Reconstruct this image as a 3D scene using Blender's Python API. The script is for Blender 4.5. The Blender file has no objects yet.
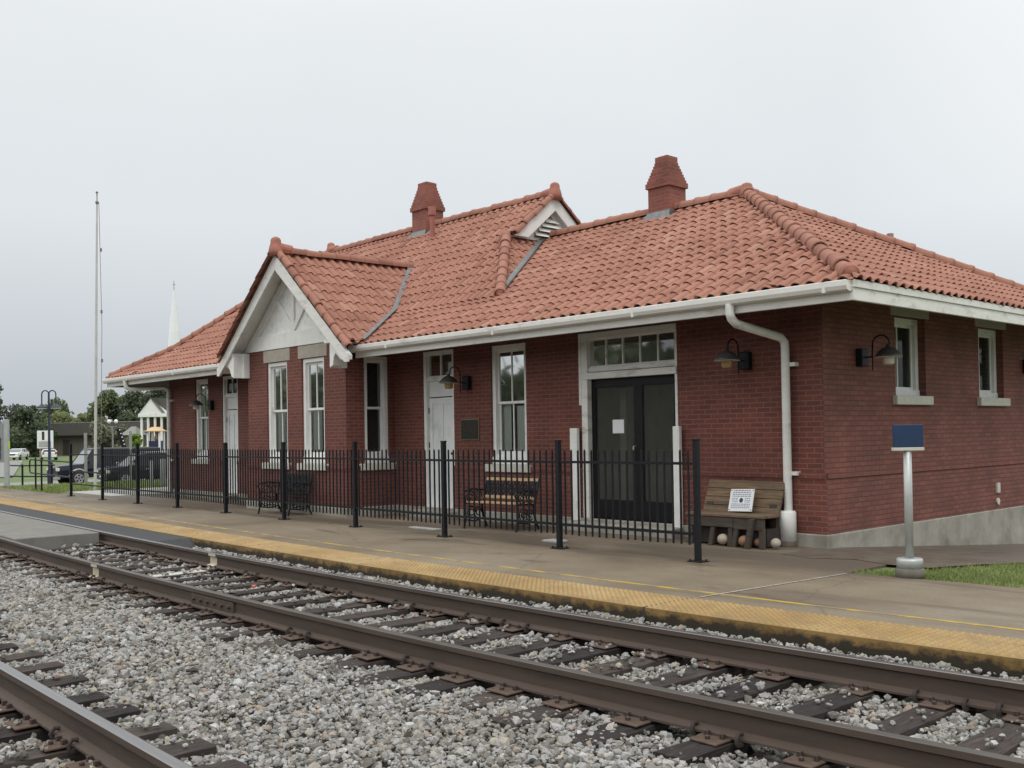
import bpy, bmesh, math, random
import numpy as np
from mathutils import Vector, Matrix
random.seed(7); rng = np.random.default_rng(11)
R = math.radians
S = bpy.context.scene
COL = S.collection

# ------------------------------------------------------------------ camera
H = 1.53
F = 1012.0; ROLL = -0.0162; HORIZON = 433.0; DP = 15.0
yaw = R(137.7); th = math.atan(DP / F)
f0 = Vector((math.cos(yaw), math.sin(yaw), 0)); r0 = Vector((math.sin(yaw), -math.cos(yaw), 0)); u0 = Vector((0, 0, 1))
fw = f0 * math.cos(th) + u0 * math.sin(th); up = u0 * math.cos(th) - f0 * math.sin(th)
# the photograph is tilted by about a degree
c_, s_ = math.cos(ROLL), math.sin(ROLL)
camx = r0 * c_ + up * s_ * 1.0
camy = up * c_ - r0 * s_
cam_d = bpy.data.cameras.new('camera'); cam = bpy.data.objects.new('camera', cam_d); COL.objects.link(cam)
M = Matrix((camx, camy, -fw)).transposed().to_4x4(); M.translation = (0, 0, H)
cam.matrix_world = M
cam_d.sensor_width = 36.0; cam_d.lens = 36.0 * F / 1024.0
cam_d.shift_y = (HORIZON - DP - 384.0) / 1024.0
cam_d.clip_end = 3000; cam_d.clip_start = 0.05
S.camera = cam

# ------------------------------------------------------------------ helpers
def tag(o, label=None, cat=None, group=None, kind=None):
    if label: o['label'] = label
    if cat: o['category'] = cat
    if group: o['group'] = group
    if kind: o['kind'] = kind
    return o

def empty(name, loc=(0, 0, 0), rz=0.0, label=None, cat=None, group=None):
    o = bpy.data.objects.new(name, None); COL.objects.link(o)
    o.location = loc; o.rotation_euler = (0, 0, rz); o.empty_display_size = 0.2
    return tag(o, label, cat, group)

def copy_tree(o, parent=None):
    c = o.copy(); COL.objects.link(c)
    if parent: c.parent = parent
    for ch in o.children: copy_tree(ch, c)
    return c

class MB:
    """collects shapes, then links them as one mesh object"""
    def __init__(s): s.v = []; s.f = []; s.mi = []; s.sm = []
    def add(s, vs, fs, M=None, mi=0, smooth=False):
        b = len(s.v)
        for p in vs:
            p = Vector(p); s.v.append(tuple(M @ p) if M is not None else tuple(p))
        for f in fs: s.f.append([b + i for i in f]); s.mi.append(mi); s.sm.append(smooth)
        return s
    def box(s, a, b, M=None, mi=0):
        x0, y0, z0 = [min(p, q) for p, q in zip(a, b)]; x1, y1, z1 = [max(p, q) for p, q in zip(a, b)]
        return s.add([(x0, y0, z0), (x1, y0, z0), (x1, y1, z0), (x0, y1, z0), (x0, y0, z1), (x1, y0, z1), (x1, y1, z1), (x0, y1, z1)],
                     [(0, 3, 2, 1), (4, 5, 6, 7), (0, 1, 5, 4), (1, 2, 6, 5), (2, 3, 7, 6), (3, 0, 4, 7)], M, mi)
    def tube(s, pts, r, n=10, M=None, mi=0, cap=True, smooth=True):
        pts = [Vector(p) for p in pts]; rs = r if isinstance(r, (list, tuple)) else [r] * len(pts)
        vs = []; fs = []; a = None
        for i, p in enumerate(pts):
            d = (pts[min(i + 1, len(pts) - 1)] - pts[max(i - 1, 0)]).normalized()
            if a is None:
                a = d.orthogonal().normalized()
            a = (a - d * a.dot(d)).normalized(); b = d.cross(a)
            for k in range(n):
                t = 2 * math.pi * k / n; vs.append(p + a * (math.cos(t) * rs[i]) + b * (math.sin(t) * rs[i]))
        for i in range(len(pts) - 1):
            for k in range(n):
                k2 = (k + 1) % n; fs.append((i * n + k, i * n + k2, (i + 1) * n + k2, (i + 1) * n + k))
        s.add(vs, fs, M, mi, smooth)
        if cap:
            m = len(pts) - 1
            s.add(vs, [tuple(reversed(range(n))), tuple(m * n + k for k in range(n))], M, mi)
        return s
    def lathe(s, prof, n=20, M=None, mi=0, smooth=True):
        vs = []; fs = []
        for (r, z) in prof:
            for k in range(n):
                t = 2 * math.pi * k / n; vs.append((r * math.cos(t), r * math.sin(t), z))
        for i in range(len(prof) - 1):
            for k in range(n):
                k2 = (k + 1) % n; fs.append((i * n + k, i * n + k2, (i + 1) * n + k2, (i + 1) * n + k))
        fs.append(tuple(reversed(range(n)))); m = len(prof) - 1; fs.append(tuple(m * n + k for k in range(n)))
        return s.add(vs, fs, M, mi, smooth)
    def prism(s, poly, y0, y1, M=None, mi=0):
        """poly of (x,z), extruded along y"""
        n = len(poly); vs = [(x, y0, z) for x, z in poly] + [(x, y1, z) for x, z in poly]
        fs = [tuple(range(n)), tuple(reversed(range(n, 2 * n)))] + [(i, n + i, n + (i + 1) % n, (i + 1) % n) for i in range(n)]
        return s.add(vs, fs, M, mi)
    def quad(s, a, b, c, d, M=None, mi=0): return s.add([a, b, c, d], [(0, 1, 2, 3)], M, mi)
    def build(s, name, mats, parent=None, bevel=0.0, recalc=True, clip=None):
        me = bpy.data.meshes.new(name); me.from_pydata(s.v, [], s.f)
        if not isinstance(mats, (list, tuple)): mats = [mats]
        for m in mats: me.materials.append(m)
        me.polygons.foreach_set('material_index', s.mi); me.polygons.foreach_set('use_smooth', s.sm)
        if recalc or bevel or clip:
            bm = bmesh.new(); bm.from_mesh(me)
            for (co, no) in (clip or []):
                bmesh.ops.bisect_plane(bm, geom=bm.verts[:] + bm.edges[:] + bm.faces[:], plane_co=co, plane_no=no, clear_outer=True)
            if recalc: bmesh.ops.recalc_face_normals(bm, faces=bm.faces[:])
            if bevel: bmesh.ops.bevel(bm, geom=[e for e in bm.edges if len(e.link_faces) == 2 and e.calc_face_angle(0) > 0.6], offset=bevel, segments=1, affect='EDGES', clamp_overlap=True)
            bm.to_mesh(me); bm.free()
        me.update()
        o = bpy.data.objects.new(name, me); COL.objects.link(o)
        if parent: o.parent = parent
        return o

def np_mesh(name, V, Fq, mat, parent=None, rnd=None, smooth=False):
    """fast mesh from numpy arrays; Fq is (m,k) of equal-sized faces"""
    me = bpy.data.meshes.new(name); m, k = Fq.shape
    me.vertices.add(len(V)); me.vertices.foreach_set('co', V.astype(np.float32).ravel())
    me.loops.add(m * k); me.loops.foreach_set('vertex_index', Fq.astype(np.int32).ravel())
    me.polygons.add(m); me.polygons.foreach_set('loop_start', np.arange(0, m * k, k, dtype=np.int32))
    try: me.polygons.foreach_set('loop_total', np.full(m, k, dtype=np.int32))
    except Exception: pass
    if rnd is not None:
        at = me.attributes.new('rnd', 'FLOAT', 'POINT'); at.data.foreach_set('value', rnd.astype(np.float32))
    me.materials.append(mat); me.update(calc_edges=True); me.validate()
    me.polygons.foreach_set('use_smooth', [smooth] * len(me.polygons))
    o = bpy.data.objects.new(name, me); COL.objects.link(o)
    if parent: o.parent = parent
    return o

def frame(origin, u, n):
    """local (u, out, z): columns u, n, up"""
    u = Vector(u); n = Vector(n); M = Matrix((u, n, Vector((0, 0, 1)))).transposed().to_4x4(); M.translation = Vector(origin); return M

# ------------------------------------------------------------------ materials
def base_mat(name):
    m = bpy.data.materials.new(name); m.use_nodes = True
    nt = m.node_tree; b = nt.nodes['Principled BSDF']; return m, nt, b
def N(nt, t, **kw):
    n = nt.nodes.new(t)
    for k, v in kw.items():
        if k in n.inputs: n.inputs[k].default_value = v
        else: setattr(n, k, v)
    return n
def ramp(nt, stops, src=None):
    r = nt.nodes.new('ShaderNodeValToRGB'); e = r.color_ramp.elements
    while len(e) < len(stops): e.new(0.5)
    for el, (p, c) in zip(e, stops): el.position = p; el.color = (*c, 1) if len(c) == 3 else c
    if src is not None: nt.links.new(src, r.inputs['Fac'])
    return r
def mix(nt, fac, a, b, blend='MIX'):
    n = nt.nodes.new('ShaderNodeMix'); n.data_type = 'RGBA'; n.blend_type = blend
    for sock, v in ((n.inputs[0], fac), (n.inputs[6], a), (n.inputs[7], b)):
        if hasattr(v, 'is_output'): nt.links.new(v, sock)
        elif isinstance(v, (int, float)): sock.default_value = v
        else: sock.default_value = (*v, 1) if len(v) == 3 else v
    return n.outputs[2]
def noise(nt, scale, detail=4, rough=0.55, coord=None, dist=0.0):
    n = N(nt, 'ShaderNodeTexNoise', Scale=scale, Detail=detail, Roughness=rough, Distortion=dist)
    if coord is not None: nt.links.new(coord, n.inputs['Vector'])
    return n.outputs['Fac']
def objco(nt, scale=None):
    t = nt.nodes.new('ShaderNodeTexCoord'); o = t.outputs['Object']
    if scale:
        mp = N(nt, 'ShaderNodeMapping'); mp.inputs['Scale'].default_value = scale; nt.links.new(o, mp.inputs['Vector']); o = mp.outputs['Vector']
    return o
def bump(nt, b, src, strength=0.3, dist=0.01):
    n = N(nt, 'ShaderNodeBump', Strength=strength, Distance=dist); nt.links.new(src, n.inputs['Height']); nt.links.new(n.outputs['Normal'], b.inputs['Normal'])
def sc(c, k): return tuple(min(1, x * k) for x in c)

def pmat(name, col, rough=0.6, var=0.15, scale=3.0, metal=0.0, bmp=0.0, bscale=40, dirt=None, dscale=1.5, dlo=0.55, dhi=0.8, stretch=None, rvar=0.0, spec=None):
    m, nt, b = base_mat(name); co = objco(nt, stretch)
    f = noise(nt, scale, 6, 0.6, co)
    c = ramp(nt, [(0.3, sc(col, 1 - var)), (0.7, sc(col, 1 + var))], f).outputs['Color']
    if dirt is not None:
        d = ramp(nt, [(dlo, (0, 0, 0)), (dhi, (1, 1, 1))], noise(nt, dscale, 8, 0.65, co)).outputs['Color']
        c = mix(nt, d, c, dirt)
    nt.links.new(c, b.inputs['Base Color'])
    b.inputs['Roughness'].default_value = rough; b.inputs['Metallic'].default_value = metal
    if spec is not None: b.inputs['Specular IOR Level'].default_value = spec
    if rvar:
        r = ramp(nt, [(0.35, (rough - rvar,) * 3), (0.65, (rough + rvar,) * 3)], noise(nt, scale * 0.7, 5, 0.6, co)).outputs['Color']; nt.links.new(r, b.inputs['Roughness'])
    if bmp: bump(nt, b, noise(nt, bscale, 4, 0.6, co), bmp, 0.004)
    return m

def brick_mat(name, c1, c2, mortar, bw=0.215, bh=0.0675, msize=0.008):
    m, nt, b = base_mat(name)
    t = nt.nodes.new('ShaderNodeTexCoord'); g = nt.nodes.new('ShaderNodeNewGeometry')
    sp = nt.nodes.new('ShaderNodeSeparateXYZ'); nt.links.new(t.outputs['Object'], sp.inputs[0])
    sn = nt.nodes.new('ShaderNodeSeparateXYZ'); nt.links.new(g.outputs['True Normal'], sn.inputs[0])
    ab = N(nt, 'ShaderNodeMath', operation='ABSOLUTE'); nt.links.new(sn.outputs[0], ab.inputs[0])
    gt = N(nt, 'ShaderNodeMath', operation='GREATER_THAN'); nt.links.new(ab.outputs[0], gt.inputs[0]); gt.inputs[1].default_value = 0.5
    mx = nt.nodes.new('ShaderNodeMix'); mx.data_type = 'FLOAT'
    nt.links.new(gt.outputs[0], mx.inputs[0]); nt.links.new(sp.outputs[0], mx.inputs[2]); nt.links.new(sp.outputs[1], mx.inputs[3])
    cb = nt.nodes.new('ShaderNodeCombineXYZ'); nt.links.new(mx.outputs[0], cb.inputs[0]); nt.links.new(sp.outputs[2], cb.inputs[1])
    # a little waviness so the courses are not ruler straight
    nz = N(nt, 'ShaderNodeTexNoise', Scale=7.0, Detail=3.0); nt.links.new(t.outputs['Object'], nz.inputs['Vector'])
    va = N(nt, 'ShaderNodeVectorMath', operation='MULTIPLY_ADD'); va.inputs[1].default_value = (0.008, 0.008, 0); nt.links.new(nz.outputs['Color'], va.inputs[0]); nt.links.new(cb.outputs[0], va.inputs[2])
    br = N(nt, 'ShaderNodeTexBrick'); nt.links.new(va.outputs[0], br.inputs['Vector'])
    br.inputs['Scale'].default_value = 1; br.inputs['Brick Width'].default_value = bw; br.inputs['Row Height'].default_value = bh
    br.inputs['Mortar Size'].default_value = msize; br.inputs['Mortar Smooth'].default_value = 0.3; br.inputs['Bias'].default_value = 0.0
    br.inputs['Color1'].default_value = (*c1, 1); br.inputs['Color2'].default_value = (*c2, 1); br.inputs['Mortar'].default_value = (*mortar, 1)
    big = ramp(nt, [(0.3, (0.72,) * 3), (0.7, (1.2, 1.17, 1.15))], noise(nt, 1.1, 8, 0.65, t.outputs['Object'])).outputs['Color']
    c = mix(nt, 1.0, br.outputs['Color'], big, 'MULTIPLY')
    gz = N(nt, 'ShaderNodeMath', operation='MULTIPLY_ADD'); gz.inputs[1].default_value = -0.55; nt.links.new(sp.outputs[2], gz.inputs[0]); nt.links.new(noise(nt, 2.6, 7, 0.65, t.outputs['Object']), gz.inputs[2])
    gm = ramp(nt, [(0.34, (0, 0, 0)), (0.56, (0.6,) * 3)], gz.outputs[0]).outputs['Color']; c = mix(nt, gm, c, sc(c2, 0.62))
    sp2 = ramp(nt, [(0.74, (0, 0, 0)), (0.80, (1, 1, 1))], noise(nt, 26, 3, 0.5, t.outputs['Object'])).outputs['Color']
    c = mix(nt, sp2, c, sc(mortar, 1.25))
    nt.links.new(c, b.inputs['Base Color']); b.inputs['Roughness'].default_value = 0.82
    inv = N(nt, 'ShaderNodeMath', operation='MULTIPLY_ADD'); inv.inputs[1].default_value = -1.0; nt.links.new(br.outputs['Fac'], inv.inputs[0])
    nt.links.new(noise(nt, 60, 3, 0.6, t.outputs['Object']), inv.inputs[2])
    bump(nt, b, inv.outputs[0], 0.55, 0.006)
    return m

def rnd_mat(name, stops, rough=0.8, tint=None, tscale=0.6, bmp=0.0, bscale=60, spec=0.3, sub=0.0, var=0.0):
    """colour from the per-piece 'rnd' attribute"""
    m, nt, b = base_mat(name)
    a = N(nt, 'ShaderNodeAttribute', attribute_name='rnd')
    c = ramp(nt, stops, a.outputs['Fac']).outputs['Color']
    co = objco(nt)
    if tint is not None:
        f = ramp(nt, [(0.45, (0, 0, 0)), (0.75, (1, 1, 1))], noise(nt, tscale, 6, 0.6, co)).outputs['Color']
        c = mix(nt, f, c, tint, 'MULTIPLY')
    if var:
        f = ramp(nt, [(0.3, (1 - var,) * 3), (0.7, (1 + var,) * 3)], noise(nt, bscale * 0.5, 5, 0.6, co)).outputs['Color']
        c = mix(nt, 1.0, c, f, 'MULTIPLY')
    nt.links.new(c, b.inputs['Base Color']); b.inputs['Roughness'].default_value = rough; b.inputs['Specular IOR Level'].default_value = spec
    if bmp: bump(nt, b, noise(nt, bscale, 4, 0.6, co), bmp, 0.004)
    return m

def leaf_mat(name, lo, hi):
    m = rnd_mat(name, [(0.0, lo), (0.55, tuple((p + q) / 2 for p, q in zip(lo, hi))), (1.0, hi)], 0.6, spec=0.25)
    nt = m.node_tree; b = nt.nodes['Principled BSDF']
    tr = N(nt, 'ShaderNodeBsdfTranslucent'); ms = N(nt, 'ShaderNodeMixShader'); ms.inputs[0].default_value = 0.3
    src = b.inputs['Base Color'].links[0].from_socket; nt.links.new(src, tr.inputs['Color'])
    out = nt.nodes['Material Output']; nt.links.new(b.outputs[0], ms.inputs[1]); nt.links.new(tr.outputs[0], ms.inputs[2]); nt.links.new(ms.outputs[0], out.inputs['Surface'])
    return m

def glass_mat(name, tint=(0.75, 0.8, 0.78), refl=0.07, grey_veil=0.05):
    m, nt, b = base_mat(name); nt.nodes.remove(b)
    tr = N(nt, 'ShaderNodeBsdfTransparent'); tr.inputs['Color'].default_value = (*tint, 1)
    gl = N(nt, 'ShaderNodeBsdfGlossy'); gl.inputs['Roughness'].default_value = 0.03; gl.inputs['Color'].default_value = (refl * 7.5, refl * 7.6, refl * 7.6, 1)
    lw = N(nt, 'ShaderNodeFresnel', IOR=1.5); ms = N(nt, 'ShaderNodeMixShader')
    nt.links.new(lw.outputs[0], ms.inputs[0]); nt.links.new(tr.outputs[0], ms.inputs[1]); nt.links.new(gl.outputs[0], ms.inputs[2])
    df = N(nt, 'ShaderNodeBsdfDiffuse'); df.inputs['Color'].default_value = (0.42, 0.43, 0.38, 1); m2 = N(nt, 'ShaderNodeMixShader'); m2.inputs[0].default_value = grey_veil  # diffuse grey added to lighten the glass where the interior renders black
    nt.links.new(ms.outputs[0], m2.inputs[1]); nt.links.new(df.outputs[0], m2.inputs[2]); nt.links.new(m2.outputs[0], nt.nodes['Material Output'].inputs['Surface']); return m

MAT = {}
MAT['brick'] = brick_mat('brick', (0.164, 0.046, 0.033), (0.118, 0.033, 0.025), (0.175, 0.095, 0.074))
MAT['brick_end'] = brick_mat('brick_pale', (0.225, 0.078, 0.058), (0.165, 0.056, 0.043), (0.105, 0.050, 0.040), msize=0.010)  # end wall variant: paler brick with darker, wider mortar
MAT['chim'] = brick_mat('chimney_brick', (0.28, 0.085, 0.06), (0.20, 0.06, 0.045), (0.22, 0.12, 0.09))
MAT['white'] = pmat('white_paint', (0.74, 0.74, 0.715), 0.55, 0.06, 6, dirt=(0.36, 0.34, 0.30), dscale=2.2, dlo=0.58, dhi=0.85, bmp=0.15, bscale=30)
MAT['trim'] = pmat('aged_white_trim', (0.68, 0.675, 0.64), 0.6, 0.08, 5, dirt=(0.27, 0.225, 0.17), dscale=3.0, dlo=0.56, dhi=0.78, stretch=(0.6, 1, 2.2), bmp=0.2, bscale=40)
MAT['stucco'] = pmat('stucco', (0.76, 0.76, 0.74), 0.9, 0.10, 9, bmp=0.6, bscale=70, dirt=(0.36, 0.35, 0.33), dscale=3)
MAT['stone'] = pmat('sill_stone', (0.52, 0.51, 0.45), 0.8, 0.10, 8, bmp=0.3, bscale=50)
MAT['lintel'] = pmat('lintel_stone', (0.36, 0.325, 0.275), 0.85, 0.12, 8, bmp=0.3, bscale=50)
MAT['found'] = pmat('foundation_concrete', (0.30, 0.285, 0.245), 0.85, 0.22, 3, bmp=0.5, bscale=25, dirt=(0.16, 0.15, 0.125), dscale=1.6, dlo=0.5, dhi=0.72)
MAT['clay'] = rnd_mat('clay_tile', [(0.0, (0.240, 0.104, 0.072)), (0.12, (0.302, 0.137, 0.096)), (0.85, (0.326, 0.152, 0.108)), (1.0, (0.365, 0.195, 0.142))], 0.78, tint=(0.74, 0.70, 0.68), tscale=1.1, bmp=0.12, bscale=50, spec=0.35, var=0.10)
MAT['clay_plain'] = pmat('clay_cap', (0.315, 0.122, 0.086), 0.7, 0.22, 5, bmp=0.15, bscale=40, dirt=(0.17, 0.07, 0.055), dscale=3)
MAT['deck'] = pmat('roof_underlay', (0.09, 0.04, 0.03), 0.9, 0.1)
MAT['soffit'] = pmat('soffit_boards', (0.05, 0.036, 0.030), 0.8, 0.2, 6)
MAT['lead'] = pmat('flashing_metal', (0.16, 0.17, 0.175), 0.5, 0.25, 9, metal=0.3, rvar=0.1)
MAT['black'] = pmat('black_paint', (0.010, 0.011, 0.015), 0.5, 0.3, 20, spec=0.22)
MAT['iron'] = pmat('black_iron', (0.014, 0.016, 0.017), 0.55, 0.3, 20, spec=0.22)
MAT['alum'] = pmat('dark_door_frame', (0.009, 0.009, 0.010), 0.5, 0.2, spec=0.2)
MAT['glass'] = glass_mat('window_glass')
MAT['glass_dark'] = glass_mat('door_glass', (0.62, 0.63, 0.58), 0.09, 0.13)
MAT['blind'] = pmat('blind_cloth', (0.72, 0.71, 0.68), 0.9, 0.08, 3, stretch=(14, 14, 0.3))
MAT['paper'] = pmat('paper', (0.72, 0.73, 0.74), 0.8, 0.03)
MAT['room'] = pmat('dark_interior', (0.24, 0.23, 0.20), 0.9, 0.3, 2)
MAT['door'] = pmat('door_paint', (0.70, 0.72, 0.72), 0.5, 0.05, 3, dirt=(0.42, 0.42, 0.41), dscale=2)
MAT['bronze'] = pmat('bronze', (0.022, 0.020, 0.015), 0.45, 0.4, 30, metal=0.4)
MAT['brass'] = pmat('plaque_edge', (0.16, 0.125, 0.075), 0.5, 0.2, 10, metal=0.4)
MAT['amber'] = pmat('amber_glass', (0.30, 0.205, 0.085), 0.25, 0.25, 12)
MAT['milk'] = pmat('milky_glass', (0.55, 0.52, 0.43), 0.3, 0.12, 12)
MAT['shade'] = pmat('lamp_shade_metal', (0.055, 0.05, 0.048), 0.45, 0.3, 14, metal=0.2)
MAT['copper'] = pmat('painted_pipe', (0.30, 0.10, 0.075), 0.5, 0.15)
MAT['wood'] = pmat('weathered_plank', (0.172, 0.112, 0.062), 0.85, 0.45, 5, stretch=(0.7, 9, 9), dirt=(0.070, 0.056, 0.044), dscale=1.8, dlo=0.42, dhi=0.66, bmp=0.4, bscale=12)
MAT['wood_pale'] = pmat('bench_slat', (0.36, 0.26, 0.14), 0.6, 0.25, 4, stretch=(1, 12, 12))
MAT['wood_dark'] = pmat('bench_beam', (0.060, 0.048, 0.038), 0.85, 0.35, 5, stretch=(1, 8, 8), bmp=0.4, bscale=15)
MAT['ball1'] = pmat('ball_cream', (0.36, 0.30, 0.23), 0.7, 0.2, 12)
MAT['ball2'] = pmat('ball_orange', (0.24, 0.125, 0.07), 0.7, 0.25, 12)
MAT['blue'] = pmat('blue_sign', (0.007, 0.030, 0.085), 0.5, 0.10, 5)
MAT['galv'] = pmat('galvanised', (0.42, 0.44, 0.43), 0.45, 0.10, 8, metal=0.35)
MAT['navy'] = pmat('navy_paint', (0.022, 0.03, 0.065), 0.4, 0.2)
MAT['greypost'] = pmat('grey_post', (0.20, 0.205, 0.195), 0.7, 0.15, 4)
MAT['rail'] = pmat('rail_rust', (0.068, 0.047, 0.036), 0.75, 0.22, 2.5, stretch=(0.6, 6, 6), dirt=(0.034, 0.025, 0.02), dscale=1.2, bmp=0.2, bscale=60)
MAT['railtop'] = pmat('rail_head', (0.26, 0.25, 0.25), 0.32, 0.15, 3, metal=0.85, stretch=(0.4, 30, 30), rvar=0.08)
MAT['railhead_dull'] = pmat('rail_head_dull', (0.10, 0.088, 0.078), 0.45, 0.2, 3, metal=0.5, stretch=(0.4, 30, 30))
MAT['plate'] = pmat('tie_plate_rust', (0.092, 0.060, 0.044), 0.85, 0.3, 14, bmp=0.3, bscale=50)
MAT['spike'] = pmat('spike_iron', (0.035, 0.026, 0.022), 0.8, 0.3, 20)
MAT['creampaint'] = pmat('cream_mark', (0.46, 0.41, 0.31), 0.7, 0.15, 10)
MAT['whitetie'] = pmat('white_painted_tie', (0.48, 0.46, 0.42), 0.8, 0.2, 6, dirt=(0.10, 0.09, 0.08), dscale=5)
MAT['asphalt'] = pmat('asphalt', (0.042, 0.043, 0.046), 0.85, 0.25, 30, bmp=0.6, bscale=90)
MAT['wetpath'] = pmat('damp_asphalt', (0.105, 0.085, 0.066), 0.55, 0.25, 3, bmp=0.4, bscale=80, rvar=0.15)
MAT['concrete'] = pmat('slab_concrete', (0.17, 0.165, 0.15), 0.85, 0.18, 4, bmp=0.5, bscale=50, dirt=(0.09, 0.085, 0.075), dscale=2)
MAT['pale_conc'] = pmat('pale_concrete', (0.36, 0.355, 0.34), 0.8, 0.15, 4, bmp=0.3)
MAT['yellow_line'] = pmat('yellow_line', (0.42, 0.29, 0.035), 0.7, 0.15, 8, dirt=(0.215, 0.170, 0.105), dscale=3.0, dlo=0.44, dhi=0.58)
MAT['lot'] = pmat('parking_asphalt', (0.22, 0.22, 0.215), 0.85, 0.15, 2)
MAT['carblack'] = pmat('car_black', (0.008, 0.009, 0.011), 0.25, 0.1, spec=0.35)
MAT['carnavy'] = pmat('car_dark_grey', (0.012, 0.015, 0.022), 0.25, 0.1, spec=0.35)
MAT['carwhite'] = pmat('car_white', (0.74, 0.75, 0.76), 0.25, 0.05)
MAT['carsilver'] = pmat('car_silver', (0.36, 0.36, 0.36), 0.3, 0.05, metal=0.3)
MAT['carglass'] = pmat('car_glass', (0.018, 0.022, 0.024), 0.1, 0.1, spec=0.4)
MAT['carglass_pale'] = pmat('car_windscreen', (0.16, 0.18, 0.185), 0.06, 0.1)
MAT['tyre'] = pmat('tyre', (0.015, 0.015, 0.015), 0.85, 0.2)
MAT['headl'] = pmat('headlamp', (0.62, 0.60, 0.45), 0.15, 0.1)
MAT['redl'] = pmat('tail_lamp', (0.45, 0.05, 0.04), 0.2, 0.1)
MAT['lampwhite'] = pmat('lamp_white', (0.78, 0.78, 0.74), 0.3, 0.05)
MAT['lime'] = pmat('lime_tape', (0.45, 0.70, 0.08), 0.5, 0.05)
MAT['peach'] = pmat('peach_cap', (0.56, 0.40, 0.22), 0.6, 0.1)
MAT['roofgrey'] = pmat('shingle', (0.125, 0.118, 0.105), 0.9, 0.2, 4, bmp=0.3)
MAT['brownb'] = pmat('brown_block', (0.105, 0.090, 0.076), 0.85, 0.2, 1.5, stretch=(1, 1, 6))
MAT['brownroof'] = pmat('brown_fascia', (0.075, 0.068, 0.062), 0.7, 0.1)
MAT['bark'] = pmat('bark', (0.085, 0.068, 0.052), 0.9, 0.3, 6, stretch=(4, 4, 0.6), bmp=0.4)
MAT['leaf_dark'] = leaf_mat('foliage_dark', (0.060, 0.082, 0.050), (0.155, 0.188, 0.110))
MAT['leaf_mid'] = leaf_mat('foliage_mid', (0.095, 0.128, 0.066), (0.215, 0.255, 0.130))
MAT['leaf_lime'] = leaf_mat('foliage_light', (0.135, 0.165, 0.070), (0.300, 0.320, 0.150))
MAT['leaf_olive'] = leaf_mat('foliage_olive', (0.12, 0.13, 0.08), (0.32, 0.32, 0.23))
MAT['twig'] = leaf_mat('bare_twigs', (0.085, 0.082, 0.080), (0.20, 0.195, 0.195))
MAT['bright'] = leaf_mat('foliage_bright', (0.10, 0.16, 0.02), (0.26, 0.34, 0.06))
MAT['stones'] = rnd_mat('crushed_stone', [(0.0, (0.10, 0.092, 0.082)), (0.15, (0.18, 0.172, 0.155)), (0.5, (0.265, 0.26, 0.248)), (0.84, (0.345, 0.345, 0.342)), (0.93, (0.34, 0.30, 0.24)), (0.96, (0.27, 0.205, 0.165)), (0.975, (0.42, 0.42, 0.415)), (1.0, (0.47, 0.47, 0.465))], 0.85, tint=(0.80, 0.74, 0.66), tscale=0.9, bmp=0.3, bscale=120, spec=0.3, var=0.2)
MAT['bed'] = pmat('ballast_fines', (0.115, 0.105, 0.088), 0.95, 0.35, 20, bmp=0.8, bscale=60)
MAT['grass'] = leaf_mat('grass_blades', (0.105, 0.150, 0.040), (0.340, 0.390, 0.150))
MAT['lawn'] = pmat('lawn', (0.105, 0.155, 0.048), 0.9, 0.3, 1.2, bmp=0.8, bscale=40, dirt=(0.16, 0.16, 0.075), dscale=0.35, dlo=0.5, dhi=0.72)

def tie_mat():
    m = rnd = pmat('creosote_tie', (0.036, 0.031, 0.030), 0.82, 0.45, 6, stretch=(12, 1.2, 12), dirt=(0.085, 0.070, 0.058), dscale=2.2, dlo=0.52, dhi=0.8, bmp=0.6, bscale=18, rvar=0.1, spec=0.2)
    nt = m.node_tree; b = nt.nodes['Principled BSDF']; oi = nt.nodes.new('ShaderNodeObjectInfo'); src = b.inputs['Base Color'].links[0].from_socket
    tint = ramp(nt, [(0.0, (0.7, 0.7, 0.72)), (0.5, (1.05, 1.0, 0.98)), (0.8, (1.3, 1.24, 1.18)), (1.0, (1.7, 1.6, 1.5))], oi.outputs['Random']).outputs['Color']
    nt.links.new(mix(nt, 1.0, src, tint, 'MULTIPLY'), b.inputs['Base Color'])
    return m
MAT['tie'] = tie_mat()

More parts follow.
